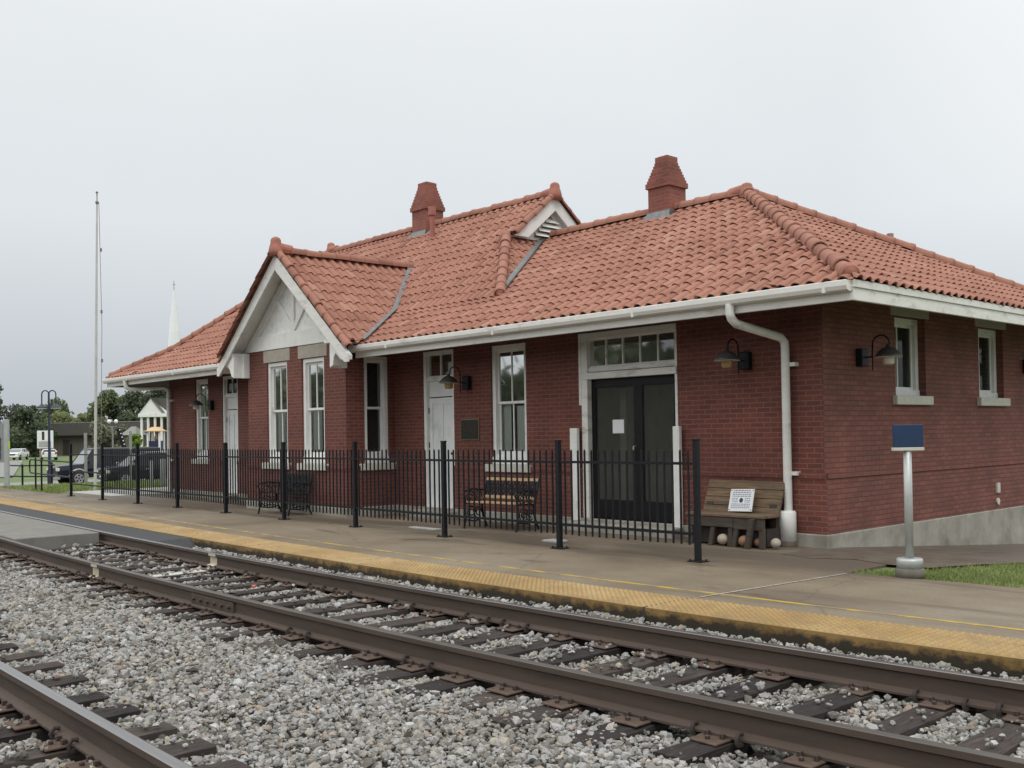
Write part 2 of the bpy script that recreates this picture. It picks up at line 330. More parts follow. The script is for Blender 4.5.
def platform_mat():
    m, nt, b = base_mat('platform_concrete'); co = objco(nt)
    big = noise(nt, 0.45, 8, 0.62, co)
    c = ramp(nt, [(0.33, (0.120, 0.094, 0.063)), (0.50, (0.180, 0.144, 0.100)), (0.68, (0.225, 0.190, 0.142))], big).outputs['Color']
    fine = ramp(nt, [(0.35, (0.86,) * 3), (0.65, (1.10,) * 3)], noise(nt, 35, 6, 0.7, co)).outputs['Color']
    c = mix(nt, 1.0, c, fine, 'MULTIPLY')
    gum = ramp(nt, [(0.70, (0, 0, 0)), (0.76, (0.8,) * 3)], noise(nt, 11, 3, 0.5, co)).outputs['Color']; c = mix(nt, gum, c, (0.12, 0.10, 0.08))
    crk = N(nt, 'ShaderNodeTexVoronoi', Scale=0.33, feature='DISTANCE_TO_EDGE'); nzv = N(nt, 'ShaderNodeTexNoise', Scale=2.0, Detail=5.0); nt.links.new(co, nzv.inputs['Vector']); vm = N(nt, 'ShaderNodeVectorMath', operation='MULTIPLY_ADD'); vm.inputs[1].default_value = (0.5, 0.5, 0.5); nt.links.new(nzv.outputs['Color'], vm.inputs[0]); nt.links.new(co, vm.inputs[2]); nt.links.new(vm.outputs[0], crk.inputs['Vector'])
    ck = ramp(nt, [(0.0, (0.75,) * 3), (0.006, (0, 0, 0))], crk.outputs['Distance']).outputs['Color']; c = mix(nt, ck, c, (0.10, 0.082, 0.064))
    st = ramp(nt, [(0.60, (0, 0, 0)), (0.72, (1, 1, 1))], noise(nt, 0.9, 7, 0.6, objco(nt, (0.55, 1.6, 1)), 0.6)).outputs['Color']
    c = mix(nt, st, c, (0.095, 0.074, 0.056))
    sp = nt.nodes.new('ShaderNodeSeparateXYZ'); nt.links.new(co, sp.inputs[0])
    mr = N(nt, 'ShaderNodeMapRange'); mr.inputs['From Min'].default_value = 9.0; mr.inputs['From Max'].default_value = 10.2; nt.links.new(sp.outputs[1], mr.inputs['Value'])
    ad = N(nt, 'ShaderNodeMath', operation='MULTIPLY_ADD'); ad.inputs[1].default_value = 0.22; nt.links.new(mr.outputs[0], ad.inputs[0]); nt.links.new(noise(nt, 0.8, 8, 0.62, objco(nt, (0.35, 1.5, 1)), 0.8), ad.inputs[2])
    dm = ramp(nt, [(0.54, (0, 0, 0)), (0.74, (0.85,) * 3)], ad.outputs[0]).outputs['Color']
    c = mix(nt, dm, c, (0.085, 0.066, 0.050))
    nt.links.new(c, b.inputs['Base Color'])
    r = ramp(nt, [(0.60, (0.70,) * 3), (0.70, (0.34,) * 3)], noise(nt, 0.9, 7, 0.6, objco(nt, (0.55, 1.6, 1)), 0.6)).outputs['Color']
    nt.links.new(r, b.inputs['Roughness']); b.inputs['Specular IOR Level'].default_value = 0.4
    bump(nt, b, noise(nt, 90, 4, 0.6, co), 0.25, 0.003)
    return m
MAT['platform'] = platform_mat()

def tactile_mat(name, edge=False, k=1.0):
    m, nt, b = base_mat(name); co = objco(nt)
    c = ramp(nt, [(0.3, (0.265, 0.165, 0.052)), (0.5, (0.355, 0.235, 0.088)), (0.72, (0.41, 0.300, 0.145))], noise(nt, 0.8, 7, 0.6, co)).outputs['Color']
    c = mix(nt, 1.0, c, (k, k, k), 'MULTIPLY') if k != 1 else c
    f = ramp(nt, [(0.48, (0, 0, 0)), (0.72, (1, 1, 1))], noise(nt, 3.5, 8, 0.72, co)).outputs['Color']
    c = mix(nt, f, c, (0.215, 0.140, 0.066))
    if edge:
        sp = nt.nodes.new('ShaderNodeSeparateXYZ'); nt.links.new(co, sp.inputs[0])
        ad = N(nt, 'ShaderNodeMath', operation='MULTIPLY_ADD'); ad.inputs[1].default_value = -4.2; nt.links.new(sp.outputs[2], ad.inputs[0])
        nt.links.new(noise(nt, 7, 7, 0.7, objco(nt, (1, 1, 1.5))), ad.inputs[2])
        k = ramp(nt, [(0.54, (0, 0, 0)), (0.80, (1, 1, 1))], ad.outputs[0]).outputs['Color']
        c = mix(nt, k, c, (0.034, 0.026, 0.016)); c = mix(nt, 1.0, c, (0.68, 0.62, 0.50), 'MULTIPLY')
    nt.links.new(c, b.inputs['Base Color']); b.inputs['Roughness'].default_value = 0.7
    bump(nt, b, noise(nt, 45, 5, 0.6, co), 0.4, 0.004)
    return m
MAT['tactile'] = tactile_mat('tactile_yellow', k=0.74); MAT['dome'] = tactile_mat('tactile_dome', k=1.02); MAT['dome'].node_tree.nodes['Principled BSDF'].inputs['Roughness'].default_value = 0.5; MAT['tactile_edge'] = tactile_mat('platform_edge_yellow', True)

# ------------------------------------------------------------------ sky and sun
W = bpy.data.worlds.new('World'); S.world = W; W.use_nodes = True
nt = W.node_tree; bg = nt.nodes['Background']
SUN_EL, SUN_AZ = R(58), R(-28)                       # overcast: the brighter part of the sky is high, off the right end
sky = nt.nodes.new('ShaderNodeTexSky'); sky.sky_type = 'NISHITA'; sky.sun_disc = False
sky.sun_elevation = SUN_EL; sky.sun_rotation = R(90) - SUN_AZ; sky.dust_density = 4.0; sky.ozone_density = 1.0
hs = nt.nodes.new('ShaderNodeHueSaturation'); hs.inputs['Saturation'].default_value = 0.15; hs.inputs['Value'].default_value = 0.55
nt.links.new(sky.outputs[0], hs.inputs['Color'])
tc = nt.nodes.new('ShaderNodeTexCoord'); sp = nt.nodes.new('ShaderNodeSeparateXYZ'); nt.links.new(tc.outputs['Generated'], sp.inputs[0])
grad = ramp(nt, [(0.0, (4.7, 5.05, 5.4)), (0.07, (5.6, 5.95, 6.25)), (0.20, (7.4, 7.7, 7.95)), (0.38, (8.3, 8.55, 8.7)), (0.7, (12.5, 12.7, 12.6)), (1.0, (14.8, 14.8, 14.5))], sp.outputs[2])
# the cloud deck is thinner (brighter) to the right of the depot than to the left
dv = nt.nodes.new('ShaderNodeVectorMath'); dv.operation = 'DOT_PRODUCT'; dv.inputs[1].default_value = (0.55, 0.83, 0.0); nt.links.new(tc.outputs['Generated'], dv.inputs[0])
hf = N(nt, 'ShaderNodeMath', operation='MULTIPLY_ADD'); hf.inputs[1].default_value = 0.5; hf.inputs[2].default_value = 0.5; nt.links.new(dv.outputs['Value'], hf.inputs[0])
az = ramp(nt, [(0.0, (1.70, 1.68, 1.64)), (0.17, (1.55, 1.53, 1.50)), (0.32, (0.98, 0.99, 1.0)), (0.72, (0.99, 1.0, 1.01)), (1.0, (1.36, 1.34, 1.32))], hf.outputs[0])
cl = ramp(nt, [(0.3, (0.965, 0.967, 0.97)), (0.7, (1.03, 1.03, 1.03))], noise(nt, 2.2, 6, 0.55, tc.outputs['Generated']))
g1 = mix(nt, 1.0, grad.outputs['Color'], az.outputs['Color'], 'MULTIPLY'); g2 = mix(nt, 1.0, g1, cl.outputs['Color'], 'MULTIPLY')
g3 = mix(nt, 0.12, g2, hs.outputs['Color'])
nt.links.new(g3, bg.inputs['Color']); bg.inputs['Strength'].default_value = 0.1
sl = bpy.data.lights.new('sun', 'SUN'); sl.energy = 1.1; sl.angle = R(25); sl.color = (1.0, 0.97, 0.93)
so = bpy.data.objects.new('sun', sl); COL.objects.link(so)
sd = Vector((math.cos(SUN_EL) * math.cos(SUN_AZ), math.cos(SUN_EL) * math.sin(SUN_AZ), math.sin(SUN_EL)))
so.rotation_euler = (-sd).to_track_quat('-Z', 'Y').to_euler(); so.location = (0, 0, 30)
S.view_settings.view_transform = 'Standard'; S.view_settings.look = 'None'; S.view_settings.gamma = 1.0; S.view_settings.exposure = 0.16
S.view_settings.use_curve_mapping = False
S.cycles.max_bounces = 6; S.cycles.transparent_max_bounces = 12; S.cycles.use_denoising = True

# ------------------------------------------------------------------ lie of the land
def bow(x):
    """the line bends gently past the depot"""
    if x < -17: return 0.003 * 8.5 ** 2 + 0.051 * (-17 - x)
    if x < -8.5: return 0.003 * (x + 8.5) ** 2
    if x < -1.0: return 0.0058 * (x + 8.5) ** 2
    return 0.0058 * 7.5 ** 2 + 0.087 * (x + 1)
def bow2(x): return bow(x) if x < -8.5 else -0.012 * (x + 8.5)     # the second track straightens out
EDGE = 6.70                                         # platform edge at the middle of the bend
def smooth(a, b, x): t = np.clip((x - a) / (b - a), 0, 1); return t * t * (3 - 2 * t)
def terrain(x, y):
    x = np.asarray(x, float); y = np.asarray(y, float)
    left = -1.0 * np.clip((-36 - x) / 20.0, 0, 1)
    right = -np.clip((y - 11.7), 0, 16) * 0.078 * smooth(-9.0, -6.9, x)
    e = EDGE + np.vectorize(bow)(x)
    bed = smooth(e + 0.30, e + 0.12, y)
    return (-0.03 + left + right) * (1 - bed) + (-0.30 + np.minimum(left, 0) * 0.6) * bed

def grid_mesh(name, xs, ys, zf, mats, pick=None):
    X, Y = np.meshgrid(xs, ys); Z = zf(X, Y); V = np.stack([X.ravel(), Y.ravel(), Z.ravel()], 1)
    nx, ny = len(xs), len(ys); i = np.arange(nx - 1)[None, :] + np.arange(ny - 1)[:, None] * nx
    Fq = np.stack([i, i + 1, i + 1 + nx, i + nx], -1).reshape(-1, 4)
    o = np_mesh(name, V, Fq, mats[0], smooth=True)
    for m in mats[1:]: o.data.materials.append(m)
    if pick is not None:
        c = V[Fq].mean(1); o.data.polygons.foreach_set('material_index', pick(c[:, 0], c[:, 1]).astype(np.int32))
    return o
xs = np.concatenate([[-900, -500, -300, -220, -160, -120], np.arange(-100, -40, 4.0), np.arange(-40, 8, 0.8), [10, 15, 25, 50, 100, 300, 900]])
ys = np.concatenate([[-600, -200, -80, -40, -20, -10], np.arange(-6, 6, 1.0), np.arange(6, 10.6, 0.15), np.arange(11, 40, 0.8), [45, 55, 70, 90, 120, 160, 220, 300, 500, 900]])
def gpick(x, y):
    e = EDGE + np.vectorize(bow)(x); return np.where(y < e + 0.35, 1, 0)
tag(grid_mesh('ground', xs, ys, terrain, [MAT['lawn'], MAT['bed']], gpick), 'lawn and ballast bed round the depot', 'ground', kind='structure')

# platform slab: follows the track edge, back edge runs behind the depot
def strip(name, xs, fy0, fy1, z0, z1, mat, mat_side=None):
    """a slab between two lines, from z0 up to z1"""
    mb = MB(); n = len(xs); vs = []
    for x in xs: vs += [(x, fy0(x), z0), (x, fy0(x), z1), (x, fy1(x), z1), (x, fy1(x), z0)]
    fs = []; mi = []
    for i in range(n - 1):
        a, b = 4 * i, 4 * (i + 1)
        mb.add([vs[a], vs[b], vs[b + 1], vs[a + 1]], [(0, 1, 2, 3)], mi=1 if mat_side else 0)
        mb.quad(vs[a + 1], vs[b + 1], vs[b + 2], vs[a + 2]); mb.quad(vs[a + 2], vs[b + 2], vs[b + 3], vs[a + 3])
    mb.quad(vs[0], vs[1], vs[2], vs[3]); e = 4 * (n - 1); mb.quad(vs[e], vs[e + 1], vs[e + 2], vs[e + 3])
    return mb.build(name, [mat, mat_side] if mat_side else mat)
edge = lambda x: EDGE + bow(x)
TW = 0.66
xs_p = [x * 0.6 for x in range(-83, 10)]
def pback(x):
    if x < -30.2: return 9.85 + 0.02 * (-30.2 - x)
    if x < -28.9: return 10.35
    if x < -6.95: return 11.95
    if x < -5.55: return 10.80
    return 9.79 + 0.08 * (x + 5.5)
xs_pl = sorted(set([round(x, 3) for x in xs_p] + [-30.21, -30.19, -28.91, -28.89, -6.96, -6.94, -5.56, -5.54]))
tag(strip('platform', xs_pl, lambda x: edge(x) + TW, pback, -0.28, 0.0, MAT['platform']), 'damp brown concrete station platform', 'platform', kind='structure')
tag(strip('platform_edge', xs_p, edge, lambda x: edge(x) + TW, -0.24, 0.002, MAT['tactile'], MAT['tactile_edge']), 'yellow painted platform edge', 'platform edge', kind='structure')
# truncated domes of the tactile strip
vs = []; fs = []
base_r, top_r, hh = 0.022, 0.013, 0.011
ang = np.arange(6) * math.pi / 3
allV = []; allF = []; k = 0
for x in np.arange(-34, 3.5, 0.062):
    for j in range(10):
        if random.random() < 0.02: continue
        y = edge(x) + 0.045 + j * 0.062
        b = np.stack([x + base_r * np.cos(ang), y + base_r * np.sin(ang), np.full(6, 0.002)], 1); t = np.stack([x + top_r * np.cos(ang), y + top_r * np.sin(ang), np.full(6, 0.002 + hh)], 1)
        allV.append(b); allV.append(t)
        for q in range(6): allF.append((k + q, k + (q + 1) % 6, k + 6 + (q + 1) % 6, k + 6 + q))
        allF.append((k + 6, k + 7, k + 8, k + 9)); allF.append((k + 6, k + 9, k + 10, k + 11)); k += 12
tag(np_mesh('tactile_domes', np.concatenate(allV), np.array(allF), MAT['dome']), 'rows of raised yellow bumps along the platform edge', 'tactile paving', kind='stuff')
tag(strip('safety_line', xs_p, lambda x: edge(x) + 0.985, lambda x: edge(x) + 1.035, -0.01, 0.004, MAT['yellow_line']), 'worn yellow safety line', 'painted line', kind='structure')
# expansion joint across the platform and a few paler worn marks
mb = MB(); mb.quad((-5.735, 7.50, 0.005), (-5.70, 7.50, 0.005), (-5.50, 9.70, 0.005), (-5.53, 9.70, 0.005))
tag(mb.build('platform_joint', pmat('joint_filler', (0.30, 0.285, 0.25), 0.8, 0.35, 20, dirt=(0.18, 0.15, 0.11), dscale=6)), 'pale filled joint across the platform', 'joint', kind='structure')
mb = MB(); mb.box((-5.765, edge(-5.75) - 0.003, -0.22), (-5.745, edge(-5.75) + TW, 0.0045)); mb.build('edge_joint', MAT['asphalt'])
tag(bpy.data.objects['edge_joint'], 'dark gap in the yellow platform edge', 'joint', kind='structure')
# path round the right end of the depot, lower car park, road
def follow(name, xs, ys, lift, mat):
    return grid_mesh(name, np.array(xs), np.array(ys), lambda X, Y: terrain(X, Y) + lift, [mat])
mb = MB(); ps = []
for y in np.arange(10.7, 30.2, 0.6):
    xr = -5.3 + (y - 9.9) * 0.16 + max(0, y - 10.4) * 0.32
    ps.append([(xx, y + .12 * math.sin(xx * 5) * (y < 10.8), float(terrain(xx, y)) + 0.034) for xx in np.linspace(-6.95, xr, 5)])
for a, b in zip(ps[:-1], ps[1:]):
    for i in range(4): mb.quad(a[i], a[i + 1], b[i + 1], b[i])
tag(mb.build('path', MAT['wetpath']), 'damp dark path sloping down beside the end wall', 'path', kind='structure')
tag(follow('car_park', np.arange(-66, -44, 2.0), np.arange(14.5, 34, 2.0), 0.03, MAT['lot']), 'grey car park beyond the lawn', 'car park', kind='structure')
mb = MB()
for a, b, c, d in [((-140, 28), (-60, 28), (-60, 36), (-140, 39))]:
    mb.quad((-140, 37.5, -0.97), (-76, 19.5, -0.97), (-76, 21.8, -0.97), (-140, 41.5, -0.97))
tag(mb.build('road', MAT['lot']), 'pale grey road beyond the lawn', 'road', kind='structure')
tag(follow('footway', np.arange(-31.0, -27.0, 0.5), np.arange(10.36, 13.6, 0.4), 0.034, MAT['pale_conc']), 'pale concrete footway by the left corner', 'footway', kind='structure')

# ------------------------------------------------------------------ railway tracks
def rail_sweep(name, yc, x0, x1, parent, topmat, bow, step=0.75):
    """rail section swept along the bend; top at z = 0, foot at -0.18"""
    prof = [(-0.036, -0.003), (-0.036, -0.038), (-0.010, -0.052), (-0.009, -0.145), (-0.070, -0.166), (-0.070, -0.180), (0.070, -0.180), (0.070, -0.166), (0.009, -0.145), (0.010, -0.052), (0.036, -0.038), (0.036, -0.003), (0.028, 0.0), (-0.028, 0.0)]
    n = int((x1 - x0) / step) + 1; mb = MB(); P = len(prof)
    vs = []
    for i in range(n):
        x = x0 + i * step
        for (dy, z) in prof: vs.append((x, yc + bow(x) + dy, z))
    fs = []; mi = []
    for i in range(n - 1):
        for k in range(P):
            k2 = (k + 1) % P; mb.add([vs[i * P + k], vs[i * P + k2], vs[(i + 1) * P + k2], vs[(i + 1) * P + k]], [(0, 1, 2, 3)], mi=1 if k in (11, 12, 13) else 0)
    mb.add(vs[-P:], [tuple(range(P))]); mb.add(vs[:P], [tuple(range(P))])
    return mb.build(name, [MAT['rail'], topmat], parent)

def plate_mesh():
    mb = MB(); mb.box((-0.10, -0.20, -0.195), (0.10, 0.20, -0.1815))
    for sx in (-0.055, 0.06):
        for sy in (-0.088, 0.088): mb.box((sx - 0.013, sy - 0.016, -0.1815), (sx + 0.013, sy + 0.016, -0.150), mi=1)
    mb.box((-0.02, -0.155, -0.1815), (0.006, -0.13, -0.160), mi=1); mb.box((-0.02, 0.13, -0.1815), (0.006, 0.155, -0.160), mi=1)
    o = mb.build('tie_plate', [MAT['plate'], MAT['spike']], bevel=0.004); return o
def anchor_mesh():
    mb = MB(); pts = [(0, -0.085, -0.20), (0, -0.098, -0.165), (0, -0.075, -0.135), (0, -0.045, -0.142)]
    mb.tube(pts, 0.014, 6); mb.tube([(0, 0.085, -0.20), (0, 0.096, -0.165), (0, 0.07, -0.142)], 0.014, 6); mb.box((-0.014, -0.09, -0.205), (0.014, 0.09, -0.186))
    return mb.build('rail_anchor', MAT['spike'])
def tie_mesh(L=2.6, w=0.235, seed=0):
    rr = random.Random(seed); mb = MB(); nx, ny = 4, 14
    V = []; z0, z1 = -0.37, -0.195
    for j in range(ny + 1):
        for i in range(nx + 1):
            x = (i / nx - 0.5) * w + rr.uniform(-.004, .004); y = (j / ny - 0.5) * L
            z = z1 - (0.006 if i in (0, nx) else 0) + rr.uniform(-.005, .001)
            V.append((x, y, z))
    F_ = [(j * (nx + 1) + i, j * (nx + 1) + i + 1, (j + 1) * (nx + 1) + i + 1, (j + 1) * (nx + 1) + i) for j in range(ny) for i in range(nx)]
    mb.add(V, F_)
    for i0 in (0, nx):
        for j in range(ny):
            a = V[j * (nx + 1) + i0]; b = V[(j + 1) * (nx + 1) + i0]; mb.quad(a, b, (b[0], b[1], z0), (a[0], a[1], z0))
    for j0 in (0, ny):
        for i in range(nx):
            a = V[j0 * (nx + 1) + i]; b = V[j0 * (nx + 1) + i + 1]; mb.quad(a, b, (b[0], b[1], z0), (a[0], a[1], z0))
    return mb

def track(label, ycen, x0, x1, tx0, tx1, seed, topmats, shift=0.0, bow=bow):
    t = empty('railroad_track', (0, 0, 0), 0, label, 'track', 'parallel tracks by the platform')
    g = 0.753
    near = rail_sweep('rail', ycen - g, x0, x1, t, topmats[0], bow); far = rail_sweep('rail', ycen + g, x0, x1, t, topmats[1], bow)
    protos = []
    pl = plate_mesh(); an = anchor_mesh(); tie_src = [tie_mesh(seed=seed + q) for q in range(4)]
    first = True; rr = random.Random(seed); x = tx0; meshes = []
    for q in range(4):
        o = tie_src[q].build('tie', MAT['tie']); meshes.append(o.data); bpy.data.objects.remove(o)
    ties = []; used_pl = used_an = False
    while x < tx1:
        ti = bpy.data.objects.new('tie', meshes[rr.randrange(4)]); COL.objects.link(ti); ti.parent = t
        ti.location = (x, ycen + shift + bow(x) + rr.uniform(-.09, .09), rr.uniform(-.012, .0)); ti.rotation_euler = (0, 0, rr.uniform(-.03, .03)); ti.scale = (rr.uniform(.85, 1.1), 1, 1)
        off = ycen + bow(x)
        for s in (-g, g):
            p = pl if not used_pl else pl.copy()
            if used_pl: COL.objects.link(p)
            used_pl = True; p.parent = ti; p.matrix_parent_inverse = Matrix(); p.location = (0, off + s - ti.location.y, -ti.location.z + 0.0)
            if rr.random() < 0.34:
                for sx in (-0.155, 0.155):
                    a = an if not used_an else an.copy()
                    if used_an: COL.objects.link(a)
                    used_an = True; a.parent = ti; a.location = (sx / ti.scale.x, off + s - ti.location.y, -ti.location.z)
        ties.append(ti); x += rr.uniform(0.48, 0.60)
    return t, ties
YT = 5.32
t1, ties1 = track('main track nearest the platform, rusty rails on dark ties with a white painted tie', YT, -70.0, 8.0, -16.9, 1.6, 3, (MAT['railhead_dull'], MAT['railtop']))
t2, ties2 = track('second track at the lower left corner, only its far rail and tie ends showing', 1.33, -70.0, 8.0, -11.0, 1.2, 40, (MAT['railtop'], MAT['railtop']), 0.06, bow2)
wt = min(ties1, key=lambda o: abs(o.location.x + 12.73))
mb = MB(); mb.box((-.085, -.66, -.196), (.085, .66, -.1875)); wp = mb.build('paint_stripe', MAT['whitetie'], wt); wp.location.y = YT + bow(wt.location.x) - wt.location.y
# painted marks on both rail webs beside the white tie, and a joint bar
for yy, xx in ((YT - 0.753, -12.75), (YT + 0.753, -12.65)):
    mb = MB(); b_ = bow(xx)
    mb.box((xx - 0.10, yy + b_ - 0.0385, -0.040), (xx + 0.10, yy + b_ - 0.0365, -0.006)); mb.quad((xx - 0.10, yy + b_ - 0.013, -0.052), (xx + 0.10, yy + b_ - 0.013, -0.052), (xx + 0.10, yy + b_ - 0.014, -0.145), (xx - 0.10, yy + b_ - 0.014, -0.145))
    mb.quad((xx - 0.10, yy + b_ - 0.014, -0.145), (xx + 0.10, yy + b_ - 0.014, -0.145), (xx + 0.10, yy + b_ - 0.071, -0.163), (xx - 0.10, yy + b_ - 0.071, -0.163))
    mb.build('paint_mark', MAT['creampaint'], t1)
mb = MB(); xx = -9.45; yy = YT - 0.753 + bow(xx)
mb.box((xx - 0.46, yy - 0.034, -0.150), (xx + 0.46, yy - 0.0095, -0.050))
for k in range(6): mb.tube([(xx - 0.38 + 0.152 * k, yy - 0.034, -0.10), (xx - 0.38 + 0.152 * k, yy - 0.062, -0.10)], 0.018, 6)
mb.build('joint_bar', MAT['rail'], t1)

# concrete crossing between and beyond the rails, asphalt apron
mb = MB(); n = 24
def slab(mb, x0, x1, ya, yb, z0, z1, step=1.5):
    x = x0
    while x < x1 - 1e-6:
        xn = min(x + step, x1); mb.add([(x, ya(x), z0), (xn, ya(xn), z0), (xn, yb(xn), z0), (x, yb(x), z0), (x, ya(x), z1), (xn, ya(xn), z1), (xn, yb(xn), z1), (x, yb(x), z1)],
              [(4, 5, 6, 7), (0, 1, 5, 4), (2, 3, 7, 6)] + ([(1, 2, 6, 5)] if xn >= x1 - 1e-6 else [])); x = xn
slab(mb, -60, -16.95, lambda x: YT - 0.753 + bow(x) + 0.10, lambda x: YT + 0.753 + bow(x) - 0.10, -0.25, 0.004)
tag(mb.build('crossing_slab', MAT['concrete'], bevel=0.012), 'grey concrete crossing panel between the rails', 'crossing', kind='structure')
mb = MB(); slab(mb, -60, -14.9, lambda x: YT + 0.753 + bow(x) + 0.045, lambda x: edge(x) - 0.004, -0.25, -0.008)
ye = YT + 0.753 + bow(-14.9) + 0.045; ye2 = edge(-14.9) - 0.004
mb.add([(-14.9, ye, -0.008), (-14.9, ye2, -0.008), (-14.35, ye + .02, -0.22), (-14.5, ye2, -0.22)], [(0, 1, 3, 2)])
tag(mb.build('asphalt_apron', MAT['asphalt']), 'black asphalt strip between rail and platform edge', 'asphalt', kind='structure')
mb = MB(); slab(mb, -60, -17.6, lambda x: 1.33 + 0.753 + bow(x) + 0.05, lambda x: YT - 0.753 + bow(x) - 0.045, -0.25, -0.006)
tag(mb.build('crossing_road', MAT['asphalt']), 'asphalt between the two tracks at the crossing', 'crossing', kind='structure')

# ------------------------------------------------------------------ ballast: tens of thousands of broken stones
ico = None
def rock_protos(n=18):
    out = []; bm = bmesh.new(); bmesh.ops.create_icosphere(bm, subdivisions=1, radius=1.0)
    V0 = np.array([v.co[:] for v in bm.verts]); F0 = np.array([[v.index for v in f.verts] for f in bm.faces]); bm.free()
    for i in range(n):
        V = V0 * rng.uniform(0.62, 1.25, (len(V0), 1)); V = V * np.array([rng.uniform(.8, 1.3), rng.uniform(.7, 1.1), rng.uniform(.5, .85)]); out.append(V)
    return out, F0
def in_view(P, margin=60):
    d = P - np.array([0, 0, H]); x = d @ np.array(camx); y = d @ np.array(camy); z = d @ np.array(fw)
    u = 512 + x / z * F; v = (HORIZON - DP) - y / z * F
    return (z > 0.5) & (u > -margin) & (u < 1024 + margin) & (v < 768 + margin), z
def scatter(dens, x0, x1, y0, y1):
    n = int(dens * (x1 - x0) * (y1 - y0)); return np.stack([rng.uniform(x0, x1, n), rng.uniform(y0, y1, n)], 1)
pts = []
for dens, da, db, sz in [(1650, 0, 8.5, 0.0190), (1050, 8.5, 14, 0.0225), (520, 14, 22, 0.029), (150, 22, 45, 0.05)]:
    P = scatter(dens, -40 if db > 22 else -22, 3.0, -1.0, 9.4)
    P3 = np.c_[P, np.full(len(P), -0.25)]; ok, z = in_view(P3); ok &= (z > da) & (z <= db)
    P = P[ok]; pts.append(np.c_[P, np.full(len(P), sz)])
P = np.concatenate(pts); bx = np.vectorize(bow)(P[:, 0]); yl = P[:, 1] - bx
keep = yl < EDGE - 0.03
keep &= ~((P[:, 0] < -16.95) & (yl > YT - 0.80)); keep &= ~((P[:, 0] < -14.5) & (yl > YT + 0.70)); keep &= ~((P[:, 0] < -17.6) & (yl > 2.0))
yl2 = P[:, 1] - np.vectorize(bow2)(P[:, 0])
for rc in (YT - 0.753, YT + 0.753): keep &= np.abs(yl - rc) > 0.082
for rc in (1.33 - 0.753, 1.33 + 0.753): keep &= np.abs(yl2 - rc) > 0.082
P = P[keep]; yl = yl[keep]; n = len(P)
# height of the ballast surface across the section
zb = np.interp(yl, [-1, 0.0, 0.5, 0.95, 1.4, 1.9, 2.35, 2.7, 3.4, 3.95, 4.30, 4.7, 5.3, 5.9, 6.28, 6.5, 6.7], [-.27, -.26, -.245, -.24, -.24, -.245, -.25, -.245, -.212, -.222, -.240, -.252, -.246, -.252, -.185, -.135, -.115])
zb += 0.014 * np.sin(P[:, 0] * 1.9 + 1) * np.sin(yl * 2.3) + rng.normal(0, 0.009, n)
# thin out on top of ties
def tie_cover(ties, ycen):
    cov = np.zeros(n, bool)
    for ti in ties:
        dx = P[:, 0] - ti.location.x; dy = P[:, 1] - ti.location.y; cov |= (np.abs(dx) < 0.115 * ti.scale.x) & (np.abs(dy) < 1.27)
    return cov
cov = tie_cover(ties1, YT) | tie_cover(ties2, 1.33)
inside = (np.abs(yl - YT) < 0.72)
outer = cov & ~inside & (yl > 2.8)
drop = cov & (rng.random(n) > np.where(outer, np.where(yl < YT - 1.02, 0.60, 0.32), 0.06))
zb = np.where(cov & ~drop, np.where(outer, zb + 0.01, -0.180), zb)
P, zb = P[~drop], zb[~drop]; n = len(P)
protos, F0 = rock_protos(); nv = len(protos[0]); PV = np.array(protos)
kind = rng.integers(0, len(protos), n); size = P[:, 2] * .92 * np.exp(rng.normal(0, 0.40, n)); size = np.minimum(size, P[:, 2] * 2.1)
a, b2, g2_ = rng.uniform(0, 2 * np.pi, n), rng.normal(0, 0.5, n), rng.normal(0, 0.5, n)
ca, sa, cb, sb, cg, sg = np.cos(a), np.sin(a), np.cos(b2), np.sin(b2), np.cos(g2_), np.sin(g2_)
Rm = np.empty((n, 3, 3)); Rm[:, 0, 0] = ca * cb; Rm[:, 0, 1] = ca * sb * sg - sa * cg; Rm[:, 0, 2] = ca * sb * cg + sa * sg
Rm[:, 1, 0] = sa * cb; Rm[:, 1, 1] = sa * sb * sg + ca * cg; Rm[:, 1, 2] = sa * sb * cg - ca * sg; Rm[:, 2, 0] = -sb; Rm[:, 2, 1] = cb * sg; Rm[:, 2, 2] = cb * cg
VV = np.einsum('nij,nvj->nvi', Rm, PV[kind]) * size[:, None, None] + np.stack([P[:, 0], P[:, 1], zb], 1)[:, None, :]
FF = (F0[None] + (np.arange(n) * nv)[:, None, None]).reshape(-1, 3)
tag(np_mesh('ballast', VV.reshape(-1, 3), FF, MAT['stones'], rnd=np.repeat(rng.random(n), nv)), 'grey crushed stone ballast round the tracks', 'ballast', kind='stuff')
# bits of litter
def lump(name, loc, r, mat, label, cat, flat=0.6):
    mb = MB(); V = protos[random.randrange(18)] * np.array([1, 1, flat]) * r
    mb.add([tuple(v) for v in V], [tuple(f) for f in F0]); o = mb.build(name, mat); o.location = loc; return tag(o, label, cat)
lump('litter_scrap', (-10.55, YT + bow(-10.5) + 0.25, -0.165), 0.045, MAT['redl'], 'small red scrap of litter lying between the rails', 'litter')
lump('coal_lump', (-7.1, 3.25, -0.17), 0.05, MAT['spike'], 'black lump on the pale stones left of the main track', 'stone')
lump('leaf_litter', (-7.75, YT + bow(-7.7) + 0.45, -0.165), 0.05, MAT['ball2'], 'dry tan leaf lying between the rails', 'leaf', 0.25)
lump('paper_scrap', (-6.25, YT + bow(-6.2) + 0.42, -0.175), 0.032, MAT['pale_conc'], 'white scrap lying beside a tie near the far rail', 'litter', 0.5)

